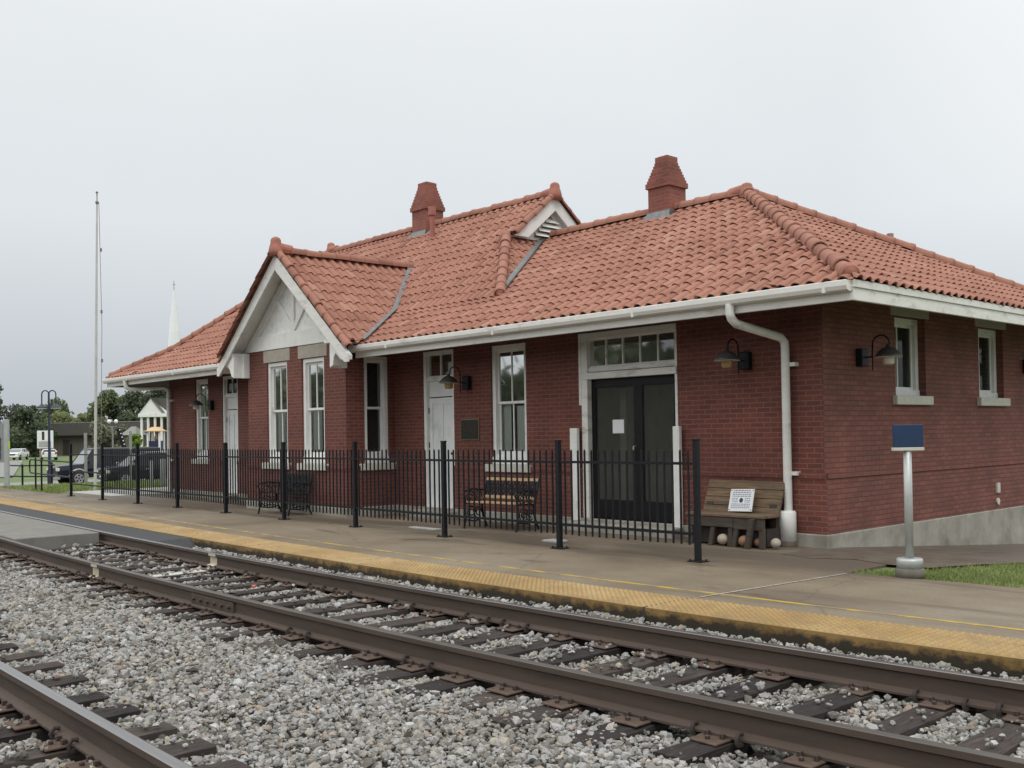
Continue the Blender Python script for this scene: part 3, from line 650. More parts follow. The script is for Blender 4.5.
# ------------------------------------------------------------------ the depot
XW, XL, YW, YB = -6.88, -26.65, 11.64, 18.54       # right and left end walls, track side and rear walls
BX0, BX1, YBAY = -20.03, -16.20, 10.52             # the projecting bay
EX, EXL, EY, EYB, EZ = -5.87, -28.40, 10.63, 19.55, 3.22
RY = 15.09; K1 = 0.543; K2 = 0.824; YK = 11.96; ZK = EZ + K1 * (YK - EY); ZLOW = EZ + K1 * (RY - EY); ZHI = ZK + K2 * (RY - YK)
depot = empty('railway_depot', (-16.8, 15.1, 0), 0, 'red brick railway depot with orange clay tile roof, white trim and projecting gabled bay', 'depot')
D_INV = Matrix.Translation((16.8, -15.1, 0))
class PB:
    """builder for depot parts given in world coordinates"""
def part(mb, name, mats, parent=depot, **kw):
    mb.v = [(x + 16.8, y - 15.1, z) for x, y, z in mb.v]
    kw.setdefault('recalc', True); return mb.build(name, mats, parent, **kw)
def Cl(co, no): return ((co[0] + 16.8, co[1] - 15.1, co[2]), no)

FRONT = frame((0, YW, 0), (1, 0, 0), (0, -1, 0)); BAY = frame((0, YBAY, 0), (1, 0, 0), (0, -1, 0))
END = frame((XW, 0, 0), (0, 1, 0), (1, 0, 0)); BSIDE = frame((BX1, 0, 0), (0, 1, 0), (1, 0, 0)); BLEFT = frame((BX0, 0, 0), (0, -1, 0), (-1, 0, 0))

def wall_panel(mb, M, u0, u1, z0, z1, ops, reveal=0.14):
    us = sorted({u0, u1, *[o[0] for o in ops], *[o[1] for o in ops]}); zs = sorted({z0, z1, *[min(max(o[2], z0), z1) for o in ops], *[min(max(o[3], z0), z1) for o in ops]})
    for a, b in zip(us[:-1], us[1:]):
        for c, d in zip(zs[:-1], zs[1:]):
            mu, mz = (a + b) / 2, (c + d) / 2
            if any(o[0] < mu < o[1] and o[2] < mz < o[3] for o in ops): continue
            mb.quad((a, 0, c), (b, 0, c), (b, 0, d), (a, 0, d), M)
    for o in ops:
        a, b, c, d = o[0], o[1], max(o[2], z0), min(o[3], z1)
        mb.quad((a, 0, c), (a, -reveal, c), (a, -reveal, d), (a, 0, d), M); mb.quad((b, 0, c), (b, 0, d), (b, -reveal, d), (b, -reveal, c), M)
        mb.quad((a, 0, d), (a, -reveal, d), (b, -reveal, d), (b, 0, d), M); mb.quad((a, 0, c), (b, 0, c), (b, -reveal, c), (a, -reveal, c), M)
Z0, ZT = 0.17, 3.32
OPS_F = {'lw': (-25.05, -24.30, 0.99, 3.05), 'ld': (-23.52, -22.70, Z0, 3.06), 'md': (-15.29, -14.36, Z0, 3.09), 'mw': (-13.33, -12.43, 0.99, 3.06), 'bd': (-11.13, -9.22, Z0, 3.09)}
OPS_B = {'b1': (-19.21, -18.37, 0.99, 3.08), 'b2': (-17.80, -16.96, 0.99, 3.08)}
OPS_S = {'s1': (10.93, 11.50, 0.99, 3.06)}
OPS_E = {'e1': (13.56, 14.48, 1.97, 3.10), 'e2': (16.30, 17.24, 1.97, 3.10)}
mb = MB()
wall_panel(mb, FRONT, XL, BX0, Z0, ZT, [OPS_F['lw'], OPS_F['ld']]); wall_panel(mb, FRONT, BX1, XW, Z0, ZT, [OPS_F['md'], OPS_F['mw'], OPS_F['bd']])
wall_panel(mb, BAY, BX0, BX1, Z0, 3.36, list(OPS_B.values())); wall_panel(mb, BSIDE, YBAY, YW, Z0, ZT, list(OPS_S.values())); wall_panel(mb, BLEFT, -YW, -YBAY, Z0, ZT, [])
mb.quad((XL, YB, Z0), (XL, YW, Z0), (XL, YW, ZT), (XL, YB, ZT)); mb.quad((XW, YB, -.6), (XL, YB, -.6), (XL, YB, ZT), (XW, YB, ZT))
part(mb, 'wall', MAT['brick'])
mb = MB(); wall_panel(mb, END, YW, YB, Z0, ZT, list(OPS_E.values()), 0.24); part(mb, 'wall', MAT['brick_end'])
# water table: the lower wall stands 3 cm proud
def wtable(mat, M, u0, u1, gaps, z0=Z0 + 0.002, z1=0.955, p=0.03):
    cur = u0
    for a, b in sorted(gaps) + [(u1, u1)]:
        if a - cur > 0.02:
            mb = MB(); pr = [(0.001, z0), (p, z0), (p, z1 - 0.074), (p + 0.018, z1 - 0.073), (p + 0.018, z1), (0.001, z1)]; n = len(pr)
            mb.add([(cur, q, z) for q, z in pr] + [(a, q, z) for q, z in pr], [tuple(range(n)), tuple(reversed(range(n, 2 * n)))] + [(k, (k + 1) % n, n + (k + 1) % n, n + k) for k in range(n)], M); part(mb, 'water_table', mat)
        cur = b
WB, WE = MAT['brick'], MAT['brick_end']
wtable(WB, FRONT, XL, BX0 - 0.05, [OPS_F['ld'][:2]]); wtable(WB, FRONT, BX1 + 0.05, XW + 0.03, [OPS_F['md'][:2], OPS_F['bd'][:2]])
wtable(WB, BAY, BX0 - 0.03, BX1 + 0.03, []); wtable(WB, BSIDE, YBAY + 0.001, YW - 0.05, []); wtable(WB, BLEFT, -YW + 0.05, -YBAY - 0.001, [])
wtable(WE, END, YW + 0.001, YB, [])
# foundation
mb = MB(); mb.box((XL, -0.3, -0.8), (BX0, 0.055, Z0), FRONT); mb.box((BX1, -0.3, -0.8), (XW + 0.055, 0.055, Z0), FRONT); mb.box((BX0 - 0.05, -0.4, -0.8), (BX1 + 0.05, 0.055, Z0 - 0.002), BAY)
mb.box((YW + 0.002, -0.3, -1.2), (YB, 0.056, Z0), END); mb.box((BX1 - 0.2, YBAY + 0.05, -0.5), (BX1 + 0.054, YW - 0.05, Z0 - 0.001))
part(mb, 'foundation', MAT['found'], bevel=0.012)
# door steps
mb = MB()
for a, b in ((-23.6, -22.6), (-15.4, -14.25), (-11.3, -9.1)): mb = MB(); mb.box((a, 0.057, -0.1), (b, 0.34, 0.13), FRONT); part(mb, 'door_step', MAT['found'], bevel=0.012)

# the dark rooms behind the glass: floor, partition and ceiling
mb = MB(); mb.box((XL + 0.3, YW + 3.2, 0.1), (XW - 2.6, YW + 3.3, 3.4)); mb.quad((XL, YW, 0.16), (XW, YW, 0.16), (XW, YB, 0.16), (XL, YB, 0.16)); mb.quad((XL, YW, 3.31), (XW, YW, 3.31), (XW, YB, 3.31), (XL, YB, 3.31))
mb.box((-15.6, YW + 0.3, 0.1), (-15.5, YW + 3.2, 3.4)); mb.box((-9.0, YW + 0.3, 0.1), (-8.9, YB, 3.4)); mb.box((-12.0, YW + 0.3, 0.1), (-11.9, YW + 3.2, 3.4)); mb.quad((BX0, YBAY, .16), (BX1, YBAY, .16), (BX1, YW, .16), (BX0, YW, .16))
part(mb, 'interior', MAT['room'])

def window(M, op, lintel=None, blind=None, sill_mat='stone', halves=True, muntin=True, wood_sill=True, sill_z=None, deep=0.0):
    a, b, c, d = op; w = b - a; M0 = M; M = M @ Matrix.Translation((0, -deep, 0))
    zs = c + (0.13 if wood_sill else 0.03)
    mb = MB(); q = 0.085
    mb.box((a + .002, -0.13, zs), (a + q, -0.035, d - .002), M); mb.box((b - q, -0.13, zs), (b - .002, -0.035, d - .002), M); mb.box((a + .004, -0.128, d - 0.085), (b - .004, -0.033, d - .004), M)
    if wood_sill: mb.box((a + .002, -0.13, c + 0.001), (b - .002, -0.012, zs), M); mb.box((a + q, -0.12, zs), (b - q, -0.05, zs + 0.05), M)
    else: mb.box((a + .002, -0.13, c + 0.001), (b - .002, -0.02, zs + 0.06), M)
    fr = part(mb, 'window', MAT['white'], bevel=0.004); fr['label'] = 'tall white sash window' if d - c > 1.5 else 'small white sash window'
    zm = (c + d) / 2 + 0.03
    for (z0, z1, dep) in (((zm - 0.02, d - 0.086, -0.085), (zs + 0.05, zm + 0.02, -0.115)) if halves else ((zs + 0.06, d - 0.086, -0.085),)):
        mb = MB(); s = 0.045
        mb.box((a + q, dep - 0.03, z0), (a + q + s, dep, z1), M); mb.box((b - q - s, dep - 0.03, z0), (b - q, dep, z1), M)
        mb.box((a + q + s, dep - 0.03, z0), (b - q - s, dep, z0 + 0.045), M); mb.box((a + q + s, dep - 0.03, z1 - 0.045), (b - q - s, dep, z1), M)
        mx_ = (a + b) / 2 if halves else a + (b - a) * .42
        if muntin: mb.box((mx_ - 0.012, dep - 0.028, z0 + 0.045), (mx_ + 0.012, dep - 0.002, z1 - 0.045), M)
        part(mb, 'sash', MAT['white'], fr, bevel=0.003)
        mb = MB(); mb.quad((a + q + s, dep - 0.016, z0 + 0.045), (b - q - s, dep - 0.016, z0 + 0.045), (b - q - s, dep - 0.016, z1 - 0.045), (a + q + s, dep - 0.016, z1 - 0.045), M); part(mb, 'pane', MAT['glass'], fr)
    mb = MB(); sw = 0.13 if not deep else 0.09; mb.box((a - sw, -0.10 - deep, c - 0.13), (b + sw, 0.07, c), M0); part(mb, 'sill', MAT[sill_mat], fr, bevel=0.008)
    if lintel: mb = MB(); mb.box((a - 0.12, -0.10, d + 0.003), (b + 0.12, 0.012, d + lintel), M0); part(mb, 'lintel', MAT['lintel'], fr, bevel=0.006)
    mb = MB(); mb.box((a + 0.0, -0.19, zs), (b, -0.165, d), M)
    if blind:
        mb = MB()
        for (u0, u1, z0, z1) in blind:
            # soft folds
            m_ = 10
            for i in range(m_):
                x0, x1 = u0 + (u1 - u0) * i / m_, u0 + (u1 - u0) * (i + 1) / m_; dd = -0.175 - 0.015 * (i % 2); de = -0.175 - 0.015 * ((i + 1) % 2)
                mb.quad((x0, dd, z0), (x1, de, z0), (x1, de, z1), (x0, dd, z1), M)
        part(mb, 'curtain', MAT['blind'], fr)
    return fr
window(FRONT, OPS_F['lw'], blind=[(-25.0, -24.55, 1.0, 3.0)]); window(FRONT, OPS_F['mw'], blind=[(-13.3, -13.0, 1.0, 3.05), (-12.85, -12.4, 1.0, 2.0)])
window(BAY, OPS_B['b1'], lintel=0.26, blind=[(-19.25, -18.72, 1.0, 3.1)]); window(BAY, OPS_B['b2'], lintel=0.26, blind=[(-17.85, -17.33, 1.0, 3.1)])
window(BSIDE, OPS_S['s1'], muntin=False, blind=[(11.36, 11.5, 1.0, 3.0)])
window(END, OPS_E['e1'], lintel=0.16, blind=[(13.6, 14.1, 1.95, 2.72)], halves=False, wood_sill=False, deep=.075); window(END, OPS_E['e2'], lintel=0.16, blind=[(16.3, 16.72, 1.95, 2.62)], halves=False, wood_sill=False, deep=.075)

def service_door(M, op):
    a, b, c, d = op; q = 0.075
    mb = MB(); mb.box((a + .002, -0.14, c), (a + q, -0.02, d - .002), M); mb.box((b - q, -0.14, c), (b - .002, -0.02, d - .002), M); mb.box((a + .004, -0.138, d - 0.08), (b - .004, -0.018, d - .004), M)
    mb.box((a + q, -0.13, c + 2.36), (b - q, -0.04, c + 2.43), M); mb.box((a + .001, -0.14, c - 0.03), (b - .001, -0.005, c + 0.015), M)
    fr = part(mb, 'door_frame', MAT['white'], bevel=0.004)
    mb = MB(); z0 = c + 0.02; z1 = c + 2.04; u0, u1 = a + q + 0.005, b - q - 0.005
    mb.box((u0, -0.13, z0), (u1, -0.10, z1), M)
    for (p0, p1) in ((0.06, 0.47), (0.53, 0.94)):
        x0, x1 = u0 + (u1 - u0) * p0, u0 + (u1 - u0) * p1
    st = 0.1
    mb.box((u0, -0.10, z0), (u0 + st, -0.085, z1), M); mb.box((u1 - st, -0.10, z0), (u1, -0.085, z1), M); mid = (u0 + u1) / 2
    for za, zb_ in ((z0, z0 + 0.2), (z1 - 0.12, z1)): mb.box((u0 + st, -0.10, za), (u1 - st, -0.0855, zb_), M)
    mb.box((mid - 0.035, -0.10, z0 + 0.2), (mid + 0.035, -0.085, z1 - 0.12), M)
    mb.box((u0, -0.13, z1 + 0.02), (u1, -0.095, c + 2.36), M)
    lf = part(mb, 'door_leaf', MAT['door'], fr, bevel=0.003)
    mb = MB()
    for zz in (c + 0.35, c + 1.1, c + 1.75): mb.box((u0 - 0.012, -0.092, zz), (u0 + 0.012, -0.075, zz + 0.11), M)
    part(mb, 'hinge', MAT['iron'], fr)
    mb = MB(); mb.tube([(u1 - 0.06, -0.085, c + 1.0), (u1 - 0.06, -0.04, c + 1.0)], 0.025, 10, M); part(mb, 'door_knob', MAT['iron'], fr)
    mb = MB(); z0, z1 = c + 2.43, d - 0.08
    mb.box((mid - 0.015, -0.11, z0), (mid + 0.015, -0.07, z1), M); mb.box((u0, -0.11, z0), (u0 + 0.03, -0.07, z1), M); mb.box((u1 - 0.03, -0.11, z0), (u1, -0.07, z1), M); mb.box((u0, -0.108, z0 + .001), (u1, -0.072, z0 + 0.025), M); part(mb, 'transom', MAT['white'], fr)
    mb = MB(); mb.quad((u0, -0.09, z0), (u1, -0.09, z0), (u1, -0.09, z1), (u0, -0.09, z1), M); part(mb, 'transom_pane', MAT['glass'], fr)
service_door(FRONT, OPS_F['ld']); service_door(FRONT, OPS_F['md'])
# main double doors
a, b, c, d = OPS_F['bd']; Mf = FRONT; q = 0.13
mb = MB(); mb.box((a + .002, -0.14, c), (a + q, 0.018, d - .002), Mf); mb.box((b - .05, -0.14, c), (b - .002, 0.0, d - .002), Mf); mb.box((a + .004, -0.138, d - 0.10), (b - .004, 0.02, d - .004), Mf)
mb.box((a + q, -0.13, 2.47), (b - .05, -0.01, 2.54), Mf); mb.box((a - 0.02, -0.13, 2.355), (b + 0.0, 0.03, 2.455), Mf); mb.box((a + q, -0.135, 2.455), (b - .05, -0.04, 2.47), Mf); mb.box((a - 0.05, 0.002, 1.95), (a + 0.001, 0.022, d - .002), Mf)
bf = part(mb, 'door_frame', MAT['trim'], bevel=0.004)
mb = MB(); nb = 5; u0, u1 = a + q, b - .05
for i in range(1, nb): x = u0 + (u1 - u0) * i / nb; mb = MB(); mb.box((x - 0.012, -0.09, 2.54), (x + 0.012, -0.05, d - 0.10), Mf); part(mb, 'glazing_bar', MAT['trim'], bf)
for z in (2.541, d - 0.125): mb = MB(); mb.box((u0, -0.088, z), (u1, -0.052, z + 0.024), Mf); part(mb, 'transom_rail', MAT['trim'], bf)
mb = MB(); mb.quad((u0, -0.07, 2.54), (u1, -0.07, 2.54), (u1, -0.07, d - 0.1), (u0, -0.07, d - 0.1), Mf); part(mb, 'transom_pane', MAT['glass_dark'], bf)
mid = -10.04
for (x0, x1, label) in ((u0, mid, 'left leaf with a notice taped inside'), (mid, u1, 'right leaf')):
    mb = MB(); st = 0.085
    mb.box((x0, -0.13, c), (x0 + st, -0.08, 2.355), Mf); mb.box((x1 - st, -0.13, c), (x1, -0.08, 2.355), Mf); mb.box((x0 + st, -0.13, c), (x1 - st, -0.08, c + 0.30), Mf); mb.box((x0 + st, -0.13, 2.22), (x1 - st, -0.08, 2.355), Mf)
    lf = part(mb, 'door_leaf', MAT['alum'], bf); lf['label'] = label
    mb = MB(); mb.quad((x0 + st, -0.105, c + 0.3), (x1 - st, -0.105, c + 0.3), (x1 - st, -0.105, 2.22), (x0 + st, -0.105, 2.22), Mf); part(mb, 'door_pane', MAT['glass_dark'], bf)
    xh = x1 - st / 2 if x0 < mid - 0.1 else x0 + st / 2
    if x0 < mid - 0.1: mb = MB(); mb.tube([(xh - 0.02, -0.08, 1.05), (xh - 0.02, -0.03, 1.05), (xh - 0.02, -0.03, 1.30), (xh - 0.02, -0.08, 1.30)], 0.012, 8, Mf); part(mb, 'door_handle', MAT['galv'], bf)
mb = MB(); mb.box((-10.75, -0.50, 0.2), (-10.62, -0.46, 2.2), Mf); mb.box((-10.45, -1.9, 0.2), (-10.2, -1.85, 2.0), Mf); mb.box((-9.62, -0.7, 0.9), (-9.45, -0.6, 1.35), Mf); part(mb, 'inner_frame', pmat('inner_frame', (0.20, 0.20, 0.185), 0.8, 0.2), bf)
for (x0, x1) in ((-11.31, -11.15), (-9.235, -9.115)):
    mb = MB(); mb.box((x0, 0.052, 0.131), (x1, 0.115, 1.59), Mf); part(mb, 'door_guard_post', MAT['white'], bevel=0.006)
# notice inside the left leaf
mb = MB(); mb.box((-10.58, -0.103, 1.50), (-10.35, -0.0995, 1.71), Mf); tag(mb.build('door_notice', MAT['paper']), 'white paper notice taped to the left glass door leaf', 'notice')
# plaque
mb = MB(); mb.box((-14.16, 0.002, 1.41), (-13.65, 0.018, 1.80), Mf); pq = mb.build('wall_plaque', MAT['brass'], bevel=0.004); tag(pq, 'dark bronze plaque on the brick between white door and window', 'plaque')
mb = MB(); mb.box((-14.135, 0.018, 1.435), (-13.675, 0.027, 1.775), Mf); 
mb.build('plaque_face', MAT['bronze'], pq)
# outlet and vent on the end wall
mb = MB(); mb.box((16.76, 0.031, 0.44), (16.87, 0.06, 0.60), END); part(mb, 'outlet_cover', MAT['stone'])
mb = MB(); mb.tube([(16.82, 0.031, 0.30), (16.82, 0.05, 0.30)], 0.055, 12, END); part(mb, 'pipe_cap', MAT['stone'])

# ---- roof: individually modelled S tiles
def tile_field(O, u, v, width, length, pred=None, seed=None, col=0.205, row=0.325, flip=False, z_up=0.019):
    """returns verts, faces, rnd for a field of tiles. O eave corner, u along the eave, v up the slope"""
    O, u, v = np.array(O, float), np.array(u, float), np.array(v, float); u /= np.linalg.norm(u); v /= np.linalg.norm(v); nrm = np.cross(u, v)
    if nrm[2] < 0: nrm = -nrm
    nc, nr = int(width / col) + 1, int(length / row) + 1
    s = np.array([0, .02, .05, .085, .12, .135, .16, .185, .207]); h = np.array([.0, .028, .046, .046, .028, .005, -.004, -.004, .003])
    m = len(s); V = []; Fq = []; Rn = []; k = 0; rng = np.random.default_rng(77)
    for j in range(nr):
        for i in range(nc):
            cu, cv = (i + .5) * col, (j + .5) * row
            if cu > width + .1 or cv > length + .15: continue
            p = O + u * cu + v * cv
            if pred is not None and not pred(p[0], p[1], p[2]): continue
            jit = rng.normal(0, .004, 3); du = i * col + jit[0]; v0 = j * row - .03 + jit[1]; v1 = v0 + row + .05; lift = z_up + jit[2] * .8; tilt = rng.normal(0, .006)
            hs = h * (1 if True else 1)
            lo = O + np.outer(du + s, u) + v * v0 + np.outer(hs + lift + tilt * (s - .1), nrm)
            lo2 = lo - nrm * 0.016 + v * 0.006
            hi = O + np.outer(du + s * .97, u) + v * v1 + np.outer(hs * .86 + .002, nrm)
            V += [lo2, lo, hi]
            r_ = rng.random() ** 1.0
            for q in range(m - 1):
                Fq.append((k + q, k + q + 1, k + m + q + 1, k + m + q)); Fq.append((k + m + q, k + m + q + 1, k + 2 * m + q + 1, k + 2 * m + q))
            Rn += [r_] * (3 * m); k += 3 * m
    return (np.concatenate(V), np.array(Fq), np.array(Rn)) if V else (np.zeros((0, 3)), np.zeros((0, 4), int), np.zeros(0))
def bisect_np(V, Fq, Rn, planes):
    me = bpy.data.meshes.new('t'); me.from_pydata(V.tolist(), [], Fq.tolist()); at = me.attributes.new('rnd', 'FLOAT', 'POINT'); at.data.foreach_set('value', Rn.astype(np.float32))
    bm = bmesh.new(); bm.from_mesh(me)
    for co, no in planes: bmesh.ops.bisect_plane(bm, geom=bm.verts[:] + bm.edges[:] + bm.faces[:], plane_co=co, plane_no=no, clear_outer=True)
    return bm, me
roof_bm = bmesh.new(); roof_me = bpy.data.meshes.new('roof'); roof_me.attributes.new('rnd', 'FLOAT', 'POINT'); roof_bm.from_mesh(roof_me)
def add_field(args, planes=(), **kw):
    V, Fq, Rn = tile_field(*args, **kw)
    if not len(V): return
    bm, me = bisect_np(V, Fq, Rn, planes); bm.to_mesh(me); bm.free(); roof_bm.from_mesh(me); bpy.data.meshes.remove(me)
cosv = lambda k: np.array([0, 1, k]) / math.hypot(1, k)
hipR = ((EX, EY, 0), Vector((1, 1, 0)).normalized())          # front slope stops at the near hip: x + y = EX + EY
hipL = ((EXL, EY, 0), Vector((-1, 1, 0)).normalized())
VX = lambda y: -13.41 - (y - YK) * K1 / K2                     # foot of the high roof's end slope on the low roof
O1 = (EXL, EY, EZ)
add_field((O1, (1, 0, 0), cosv(K1), EX - EXL, 5.1), [hipR, hipL],
          pred=lambda x, y, z: (y < YK + 0.10 or x > VX(y) - 0.30) and y < RY + .1 and not (-19.9 < x < -16.35 and y < 11.3))
O2 = (EXL, YK - 0.02, ZK + 0.012)
hx = -13.41 + YK
YM = YK + 1.95
add_field((O2, (1, 0, 0), cosv(K2), 16.0, math.hypot(RY - YK, ZHI - ZK)), [hipL, ((-13.41, YK, 0), Vector((1, 1, 0)).normalized()), ((0, YM, 0), Vector((0, 1, 0)))])
add_field((O2, (1, 0, 0), cosv(K2), 16.0, math.hypot(RY - YK, ZHI - ZK)), [hipL, ((-15.17, 0, 0), Vector((1, 0, 0))), ((0, YM, 0), Vector((0, -1, 0)))], seed=5)
# end slope of the low roof, facing right
hipE1 = ((EX, EY, 0), Vector((-1, -1, 0)).normalized()); hipE2 = ((EX, EYB, 0), Vector((-1, 1, 0)).normalized())
add_field(((EX, EY, EZ), (0, 1, 0), (-1, 0, K1), EYB - EY, 5.1), [hipE1, hipE2], pred=lambda x, y, z: x > EX - 4.55)
# end slope of the high roof, cut at the gablet
add_field(((-13.41, YK - .3, ZK + 0.012), (0, 1, 0), (-1, 0, K2), 6.6, 2.6), [((-13.41, YK, 0), Vector((-1, -1, 0)).normalized()), ((-13.41, 2 * RY - YK, 0), Vector((-1, 1, 0)).normalized())], pred=lambda x, y, z: x > -15.42 and z > EZ + K1 * (min(y, 2 * RY - y) - EY) - 0.12)
# bay roof
GX, GZ, GY0 = -18.10, 5.19, 10.12; KB = 0.83; GW = 2.52
add_field(((GX + GW, GY0, GZ - KB * GW), (0, 1, 0), (-1, 0, KB), 3.55, math.hypot(GW, GW * KB)), [((GX, 0, 0), Vector((-1, 0, 0))), ((GX + 2.34, 0, 0), Vector((1, 0, 0)))], pred=lambda x, y, z: z > (EZ + K1 * (y - EY) if y < YK else ZK + K2 * (y - YK)) - 0.18)
add_field(((GX - GW, GY0 + 3.55, GZ - KB * GW), (0, -1, 0), (1, 0, KB), 3.55, math.hypot(GW, GW * KB)), [((GX, 0, 0), Vector((1, 0, 0))), ((GX - 2.34, 0, 0), Vector((-1, 0, 0)))], pred=lambda x, y, z: z > (EZ + K1 * (y - EY) if y < YK else ZK + K2 * (y - YK)) - 0.18)
bmesh.ops.translate(roof_bm, verts=roof_bm.verts[:], vec=(16.8, -15.1, 0))
roof_bm.to_mesh(roof_me); roof_bm.free(); roof_me.materials.append(MAT['clay'])
for p in roof_me.polygons: p.use_smooth = False
roof = bpy.data.objects.new('roof', roof_me); COL.objects.link(roof); roof.parent = depot
# deck under the tiles closes the roof on every side
mb = MB(); t_ = -0.012
def dq(*p): mb.add([(x, y, z + t_) for x, y, z in p], [tuple(range(len(p)))])
dq((EXL, EY, EZ), (EX, EY, EZ), (EX - (YK - EY), YK, ZK), (EXL + (YK - EY), YK, ZK))
dq((-16.5, YK, ZK), (EX - (YK - EY), YK, ZK), (EX - (RY - EY), RY, ZLOW), (-16.5, RY, ZLOW))
dq((EX, EY, EZ), (EX, EYB, EZ), (EX - (RY - EY), RY, ZLOW)); dq((EX, EYB, EZ), (EXL, EYB, EZ), (EX - (RY - EY), RY, ZLOW)); dq((EXL, EYB, EZ), (-16, RY, ZLOW), (EX - (RY - EY), RY, ZLOW))
xl2 = EXL + (YK - EY); hl = EXL + (RY - EY) + 0.06
dq((xl2, YK, ZK), (-13.41, YK, ZK), (-15.36, YK + 1.95, ZK + K2 * 1.95), (-15.18, RY, ZHI), (hl, RY, ZHI))
dq((xl2, 2 * RY - YK, ZK), (-13.41, 2 * RY - YK, ZK), (-15.36, 2 * RY - YK - 1.95, ZK + K2 * 1.95), (-15.18, RY, ZHI), (hl, RY, ZHI))
dq((-13.41, YK, ZK), (-13.41, 2 * RY - YK, ZK), (-15.36, 2 * RY - YK - 1.95, ZK + K2 * 1.95), (-15.36, YK + 1.95, ZK + K2 * 1.95))
dq((EXL, EY, EZ), (xl2, YK, ZK), (xl2, 2 * RY - YK, ZK), (EXL, EYB, EZ)); dq((xl2, YK, ZK), (hl, RY, ZHI), (xl2, 2 * RY - YK, ZK))
G2 = 2.34; dq((GX + G2, GY0, GZ - KB * G2), (GX + G2, 13.8, GZ - KB * G2), (GX, 13.8, GZ), (GX, GY0, GZ)); dq((GX - G2, GY0, GZ - KB * G2), (GX - G2, 13.8, GZ - KB * G2), (GX, 13.8, GZ), (GX, GY0, GZ))
part(mb, 'roof_deck', MAT['deck'], recalc=False)
# ridge and hip caps: overlapping half-round tiles
def caps(p0, p1, r=0.115, step=0.36, ball=False):
    p0, p1 = Vector(p0), Vector(p1); L = (p1 - p0).length; d = (p1 - p0) / L; side = d.cross(Vector((0, 0, 1))).normalized(); upv = side.cross(d).normalized()
    V = []; Fq = []; Rn = []; k = 0; n = 9; m = int(L / step) + 1
    for i in range(m):
        s0 = i * step - 0.03; s1 = min(s0 + step + 0.06, L + .02); rr = rng.random(); w = rng.normal(0, .006)
        for (s, rad, off) in ((s0, r * 0.93, 0.0), (s0, r * 1.10, 0.0), (s0 + 0.07, r * 1.10, 0), (s0 + 0.09, r, 0), (s1, r * 0.93, 0)):
            for q in range(n):
                t = math.pi * (q / (n - 1) * 1.16 - 0.08); pnt = p0 + d * s + side * (math.cos(t) * rad) + upv * (math.sin(t) * rad + 0.028 + w); V.append(pnt[:]); Rn.append(rr * .75)
        for a_ in range(4):
            for q in range(n - 1): Fq.append((k + a_ * n + q, k + a_ * n + q + 1, k + (a_ + 1) * n + q + 1, k + (a_ + 1) * n + q))
        k += 5 * n
    V = np.array(V) + np.array([16.8, -15.1, 0]); o = np_mesh('ridge_cap', V, np.array(Fq), MAT['clay'], roof, np.array(Rn), smooth=True)
    if ball:
        mb = MB(); prof = [(0.004, -0.02)] ; 
        mb.lathe([(r * 1.12 * math.sin(t), r * 1.12 * -math.cos(t)) for t in np.linspace(0.02, math.pi - 0.02, 10)], 14, Matrix.Translation(p0 + Vector((0, 0, 0.045)) + d * 0.03))
        part(mb, 'hip_end_cap', MAT['clay_plain'], roof)
    return o
ZF = 0.05
hipz = EZ + 0.02
caps((EX - 0.10, EY + 0.10, hipz + .03), (EX - 4.46, RY, ZLOW + .03), 0.102, ball=True)
caps((EX - 0.1, EYB - 0.1, hipz + .04), (EX - 4.46, RY, ZLOW + .04), 0.10)
caps((-15.35, RY, ZLOW + 0.03), (EX - 4.46, RY, ZLOW + 0.03), 0.11)
caps((-13.46, YK + 0.05, ZK + .05), (-15.32, YK + 1.91, ZK + K2 * 1.91 + .05), 0.10, ball=True)
caps((hl, RY, ZHI + 0.03), (-15.10, RY, ZHI + 0.03), 0.11)
caps((EXL + .1, EY + .1, hipz + .03), (xl2, YK, ZK + .04), 0.11); caps((xl2, YK, ZK + .04), (hl, RY, ZHI + .04), 0.11)
caps((GX, GY0 - 0.02, GZ + 0.03), (GX, 13.62, GZ + 0.03), 0.11)
# rake caps along the bay gable and the gablet
for s in (1, -1):
    caps((GX + s * GW, GY0 + .05, GZ - KB * GW + .03), (GX + s * .05, GY0 + .05, GZ), 0.075, 0.33)
    caps((-15.12, RY + s * 1.13, ZK + K2 * 1.95 + .05), (-15.12, RY, ZHI + .02), 0.075, 0.33)
# finials
def finial(p, d=(1, 0, 0), h=0.30, r=0.12):
    d = Vector(d); side = Vector((0, 0, 1)).cross(d); Mx = Matrix((d, side, Vector((0, 0, 1)))).transposed().to_4x4(); Mx.translation = Vector(p)
    mb = MB(); mb.lathe([(r * 1.25, -0.10), (r * 1.22, 0.02), (r * 1.05, 0.10), (r * .88, h * .55), (r * .86, h * .78), (r * .68, h * .93), (r * .35, h), (0.01, h + .012)], 14, Mx)
    mb.tube([Mx @ Vector((0, 0, 0.06)), Mx @ Vector((0.34, 0, 0.05))], [r * 1.08, r * .92], 12); part(mb, 'finial', MAT['clay_plain'], roof)
finial((GX, GY0 + .03, GZ + .05), (0, 1, 0), 0.29); finial((-15.12, RY, ZHI + .02), (-1, 0, 0), 0.27); finial((EX - 4.46, RY, ZLOW + .04), (-1, 0, 0), 0.19, 0.115); finial((hl, RY, ZHI + .05), (1, 0, 0), 0.28)
